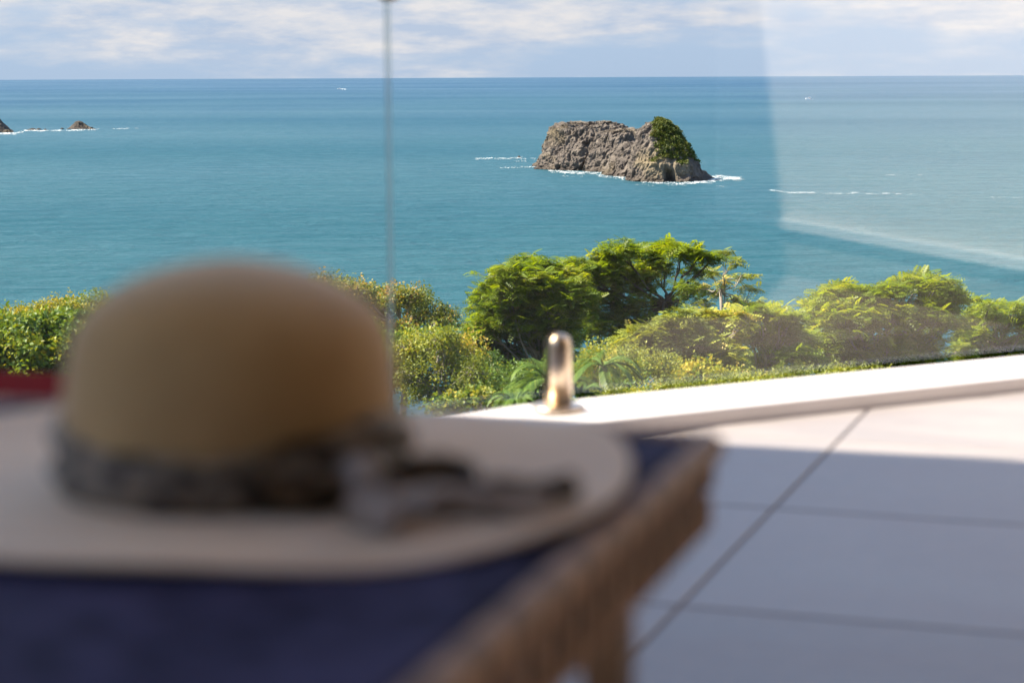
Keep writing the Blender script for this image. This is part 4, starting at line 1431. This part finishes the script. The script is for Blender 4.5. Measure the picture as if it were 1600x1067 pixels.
M['straw'] = straw_mat('tan_straw_shaded', (0.50, 0.29, 0.11), (0.60, 0.365, 0.15))  # crown copy of the straw, its shade put into a darker, warmer colour
M['straw_brim'] = straw_mat('tan_straw_skylit', (0.75, 0.555, 0.395), (0.83, 0.63, 0.46))  # brim copy of the same straw, sky light put into a paler colour
M['scarf'] = scarf_mat('dark_scarf', (0.050, 0.033, 0.019), (0.25, 0.18, 0.115), 0.80)
M['scarf_pale'] = scarf_mat('pale_scarf', (0.22, 0.165, 0.125), (0.44, 0.36, 0.30), 0.55)
cz = np.array([0, 0.012, 0.039, 0.055, 0.067, 0.079, 0.0900, 0.0995, 0.1080, 0.1150, 0.1200, 0.1232, 0.1245])
crr = np.array([0.0925, 0.0915, 0.0908, 0.0900, 0.0885, 0.0868, 0.0828, 0.0752, 0.0638, 0.0490, 0.0330, 0.0160, 0.0005])
NTH = 96
th = np.arange(NTH) / NTH * 2 * math.pi
s = np.linspace(0, 1, 44)
Lc = np.concatenate([[0], np.cumsum(np.hypot(np.diff(cz), np.diff(crr)))])
Lc /= Lc[-1]
zc_, rc_ = np.interp(s, Lc, cz), np.interp(s, Lc, crr)
# smooth the profile
for _ in range(3):
    rc_[1:-1] = (rc_[:-2] + 2 * rc_[1:-1] + rc_[2:]) / 4
    zc_[1:-1] = (zc_[:-2] + 2 * zc_[1:-1] + zc_[2:]) / 4
wobc = 1 + 0.012 * np.sin(2 * th + 0.6) + 0.006 * np.sin(3 * th)
Pc = np.stack([rc_[:, None] * np.cos(th) * wobc, rc_[:, None] * np.sin(th) * wobc, np.repeat(zc_[:, None], NTH, 1)], -1)


def grid_faces(nr, nt, wrap=True, flip=False):
    i = np.arange(nr - 1)[:, None] * nt
    j = np.arange(nt if wrap else nt - 1)[None, :]
    k = (j + 1) % nt
    F = np.stack([i + j, i + k, i + nt + k, i + nt + j], -1).reshape(-1, 4)
    return F[:, ::-1] if flip else F


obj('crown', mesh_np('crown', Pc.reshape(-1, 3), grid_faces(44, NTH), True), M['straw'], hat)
BR = 0.2165


def brim_z(t, th):
    sn, cs = np.sin(th), np.cos(th)
    return t ** 1.4 * (0.0045 + 0.0085 * sn + 0.006 * cs * cs) + 0.0038 * t * np.sin(3 * th + 0.8) + 0.0012 * t * np.sin(7 * th)


tb = np.linspace(0, 1, 26)
rb = 0.0925 + (BR - 0.0925) * tb
oval = 1 - 0.15 * tb[:, None] * np.abs(np.sin(th))[None]
top_b = np.stack([rb[:, None] * np.cos(th), rb[:, None] * oval * np.sin(th), brim_z(tb[:, None], th[None]) + 0.0015], -1)
bot_b = top_b[::-1].copy()
bot_b[..., 2] -= 0.003
edge = top_b[-1:].copy()
edge[..., :2] *= 1.008
edge[..., 2] -= 0.0015
Pb = np.concatenate([top_b, edge, bot_b])
Pb_mesh = mesh_np('brim', Pb.reshape(-1, 3), grid_faces(len(Pb), NTH), True)
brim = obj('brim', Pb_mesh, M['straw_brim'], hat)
# let the lowest rim point rest on the table
lowest = float(Pb[..., 2].min())
hat.location.z = TZ - 0.001 - lowest + 0.0003

# scarf band
nv = 14
v_ = np.linspace(0, 1, nv)
topz = 0.036 + 0.010 * (fbm(np.stack([np.cos(th) * 2.2, np.sin(th) * 2.2, 0 * th], -1), 3, 4) - 0.5) * 2 + 0.004 * np.sin(th * 2 + 2.3)
zb = 0.003 + v_[:, None] * (topz - 0.003)[None]
rbz = np.interp(zb, zc_, rc_)
fold = 0.0045 + 0.0028 * np.sin(v_[:, None] * 13 + 3 * np.sin(th * 3)[None]) + 0.003 * fbm(np.stack([np.cos(th)[None] * 5 + 0 * zb, np.sin(th)[None] * 5 + 0 * zb, zb * 90], -1), 2, 6)
fold = fold * np.sin(np.pi * np.clip(v_[:, None], 0.04, 0.96)) ** 0.35
Pband = np.stack([(rbz + fold) * np.cos(th) * wobc, (rbz + fold) * np.sin(th) * wobc, zb], -1)
band = obj('scarf_band', mesh_np('scarf_band', Pband.reshape(-1, 3), grid_faces(nv, NTH), True), M['scarf'], hat)


def ribbon(name, pts, widths, mat, wdir=None, wave=0.003, seed=0, thick=0.0011):
    pts = np.array(pts, float)
    n0 = len(pts)
    tt = np.linspace(0, n0 - 1, 34)
    # Catmull-Rom through the points
    ext = np.vstack([2 * pts[0] - pts[1], pts, 2 * pts[-1] - pts[-2]])
    P = []
    for u in tt:
        i = min(int(u), n0 - 2)
        f_ = u - i
        p0, p1, p2, p3 = ext[i], ext[i + 1], ext[i + 2], ext[i + 3]
        P.append(0.5 * ((2 * p1) + (-p0 + p2) * f_ + (2 * p0 - 5 * p1 + 4 * p2 - p3) * f_ ** 2 + (-p0 + 3 * p1 - 3 * p2 + p3) * f_ ** 3))
    P = np.array(P)
    W = np.interp(tt, np.linspace(0, n0 - 1, len(widths)), widths)
    tg = np.gradient(P, axis=0)
    tg /= np.linalg.norm(tg, axis=1)[:, None]
    wd_ = np.cross(tg, np.array([0, 0, 1.0])) if wdir is None else np.broadcast_to(np.array(wdir, float), P.shape)
    wd_ = wd_ / (np.linalg.norm(wd_, axis=1)[:, None] + 1e-9)
    nn_ = np.cross(wd_, tg)
    u = np.linspace(-1, 1, 9)
    ripple = wave * np.sin(u[None] * 4.5 + seed + 0.25 * np.arange(34)[:, None]) * np.minimum(1, W / 0.02)[:, None]
    Q = P[:, None] + wd_[:, None] * (u[None, :, None] * W[:, None, None] / 2) + nn_[:, None] * ripple[..., None]
    A_, B_ = Q + nn_[:, None] * thick / 2, Q - nn_[:, None] * thick / 2
    V = np.concatenate([A_.reshape(-1, 3), B_.reshape(-1, 3)])
    F = grid_faces(34, 9, False)
    F = np.concatenate([F, F[:, ::-1] + 34 * 9])
    e = []
    for i in range(33):
        for j in (0, 8):
            e.append([i * 9 + j, (i + 1) * 9 + j, (i + 1) * 9 + j + 306, i * 9 + j + 306])
    return obj(name, mesh_np(name, V, np.concatenate([F, np.array(e)]), True), mat, band)


# knot on the right front of the crown
ka = R(-44)
kp = np.array([0.104 * math.cos(ka), 0.104 * math.sin(ka), 0.017])
bm = bmesh.new()
bmesh.ops.create_icosphere(bm, subdivisions=3, radius=1.0)
for v in bm.verts:
    n_ = float(vnoise(np.array([v.co.x * 2.1 + 3, v.co.y * 2.1, v.co.z * 2.1]), 2))
    v.co *= 0.85 + 0.4 * n_
    v.co = Vector((v.co.x * 0.013, v.co.y * 0.011, v.co.z * 0.012))
me = bpy.data.meshes.new('knot')
bm.to_mesh(me)
bm.free()
for p in me.polygons:
    p.use_smooth = True
kn = obj('knot', me, M['scarf_pale'], band)
kn.location = kp
kn.rotation_euler = (0, 0, ka)


def B(px, py, dy):
    """point at picture position, dy metres behind (+) the hat centre, in hat space"""
    return at_y(px, py, HD + dy) - np.array(hat.location)


kx, ky, kz = kp
# dark loop and tail lying to the right on the brim, pale tail falling to the front
ribbon('bow_loop', [kp + [0.004, 0.002, 0.0], (kx + 0.018, ky + 0.006, 0.018), (kx + 0.040, ky + 0.014, 0.017), (kx + 0.056, ky + 0.018, 0.014), (kx + 0.040, ky + 0.012, 0.009), (kx + 0.016, ky + 0.004, 0.009), kp],
       [0.012, 0.022, 0.026, 0.020, 0.022, 0.018, 0.012], M['scarf'], wdir=(0.25, -0.75, 0.6), seed=1, wave=0.005)
ribbon('bow_loop', [kp + [0.0, -0.004, 0.0], (kx - 0.018, ky - 0.018, 0.020), (kx - 0.044, ky - 0.026, 0.020), (kx - 0.052, ky - 0.022, 0.012), (kx - 0.028, ky - 0.016, 0.007), kp],
       [0.012, 0.020, 0.024, 0.020, 0.018, 0.012], M['scarf'], wdir=(-0.2, -0.7, 0.65), seed=2, wave=0.005)
ribbon('scarf_tail', [kp + [0.004, 0, -0.004], (kx + 0.024, ky - 0.004, 0.013), (kx + 0.048, ky + 0.000, 0.009), (kx + 0.072, ky - 0.008, 0.014), (kx + 0.092, ky - 0.002, 0.010), (kx + 0.112, ky + 0.002, 0.013)],
       [0.012, 0.024, 0.030, 0.026, 0.030, 0.018], M['scarf'], seed=3, wave=0.006)
ribbon('scarf_tail', [kp + [0.0, -0.006, -0.004], (kx + 0.004, ky - 0.020, 0.012), (kx + 0.008, ky - 0.036, 0.008), (kx + 0.014, ky - 0.054, 0.010), (kx + 0.016, ky - 0.068, 0.007)],
       [0.012, 0.020, 0.026, 0.022, 0.012], M['scarf_pale'], seed=4, wave=0.006)
ribbon('scarf_tail', [kp + [0.006, -0.003, -0.002], (kx + 0.026, ky - 0.018, 0.011), (kx + 0.050, ky - 0.022, 0.013), (kx + 0.074, ky - 0.028, 0.009), (kx + 0.098, ky - 0.024, 0.012)],
       [0.010, 0.018, 0.022, 0.020, 0.010], M['scarf_pale'], seed=5, wave=0.006)

# ------------------------------------------------------------------ ottoman with red cushion behind the hat
M['red'] = simple_mat('red_fabric', (0.20, 0.002, 0.0015), (0.25, 0.004, 0.002), 60, 0.95, 0.2, 300, spec=0.05)
oc = at_y(20, 574, 2.28)
oz = float(oc[2])
ott = empty('wicker_ottoman')
oc2 = np.array([-0.60, 1.98, 0])
frame_obj(ott, oc2, BD, AD)
tag(ott, 'low wicker footstool under a red cushion, mostly hidden behind the hat', 'footstool')
for sgn, dv, nv_ in ((1, Y3, X3), (-1, Y3, -X3)):
    woven(np.array([sgn * 0.29, -0.29, 0]), dv, nv_, 0.58, 0.10, oz - 0.115, ott, 'woven_side')
for sgn, dv, nv_ in ((1, X3, Y3), (-1, X3, -Y3)):
    woven(np.array([-0.29, sgn * 0.29, 0]), dv, nv_, 0.58, 0.10, oz - 0.115, ott, 'woven_side')
sb = MB()
sb.box((0, 0, oz - 0.118), X3, Y3, UP, 0.286, 0.286, 0.008)
sb.build('seat', M['wicker'], ott, tint=True)
for sx in (1, -1):
    for sy in (1, -1):
        lg = MB()
        lg.box((sx * 0.268, sy * 0.268, (oz - 0.127) / 2), X3, Y3, UP, 0.018, 0.018, (oz - 0.127) / 2)
        lg.build('leg', M['wicker'], ott, tint=True)
me = bevel_box('red_cushion', (0.60, 0.60, 0.109), 0.038, 5)
for p in me.polygons:
    p.use_smooth = True
rc = obj('red_cushion', me, M['red'])
frame_obj(rc, oc2 + UP * (oz - 0.0545), BD, AD)
tag(rc, 'dark red cushion at the left edge behind the hat', 'cushion')
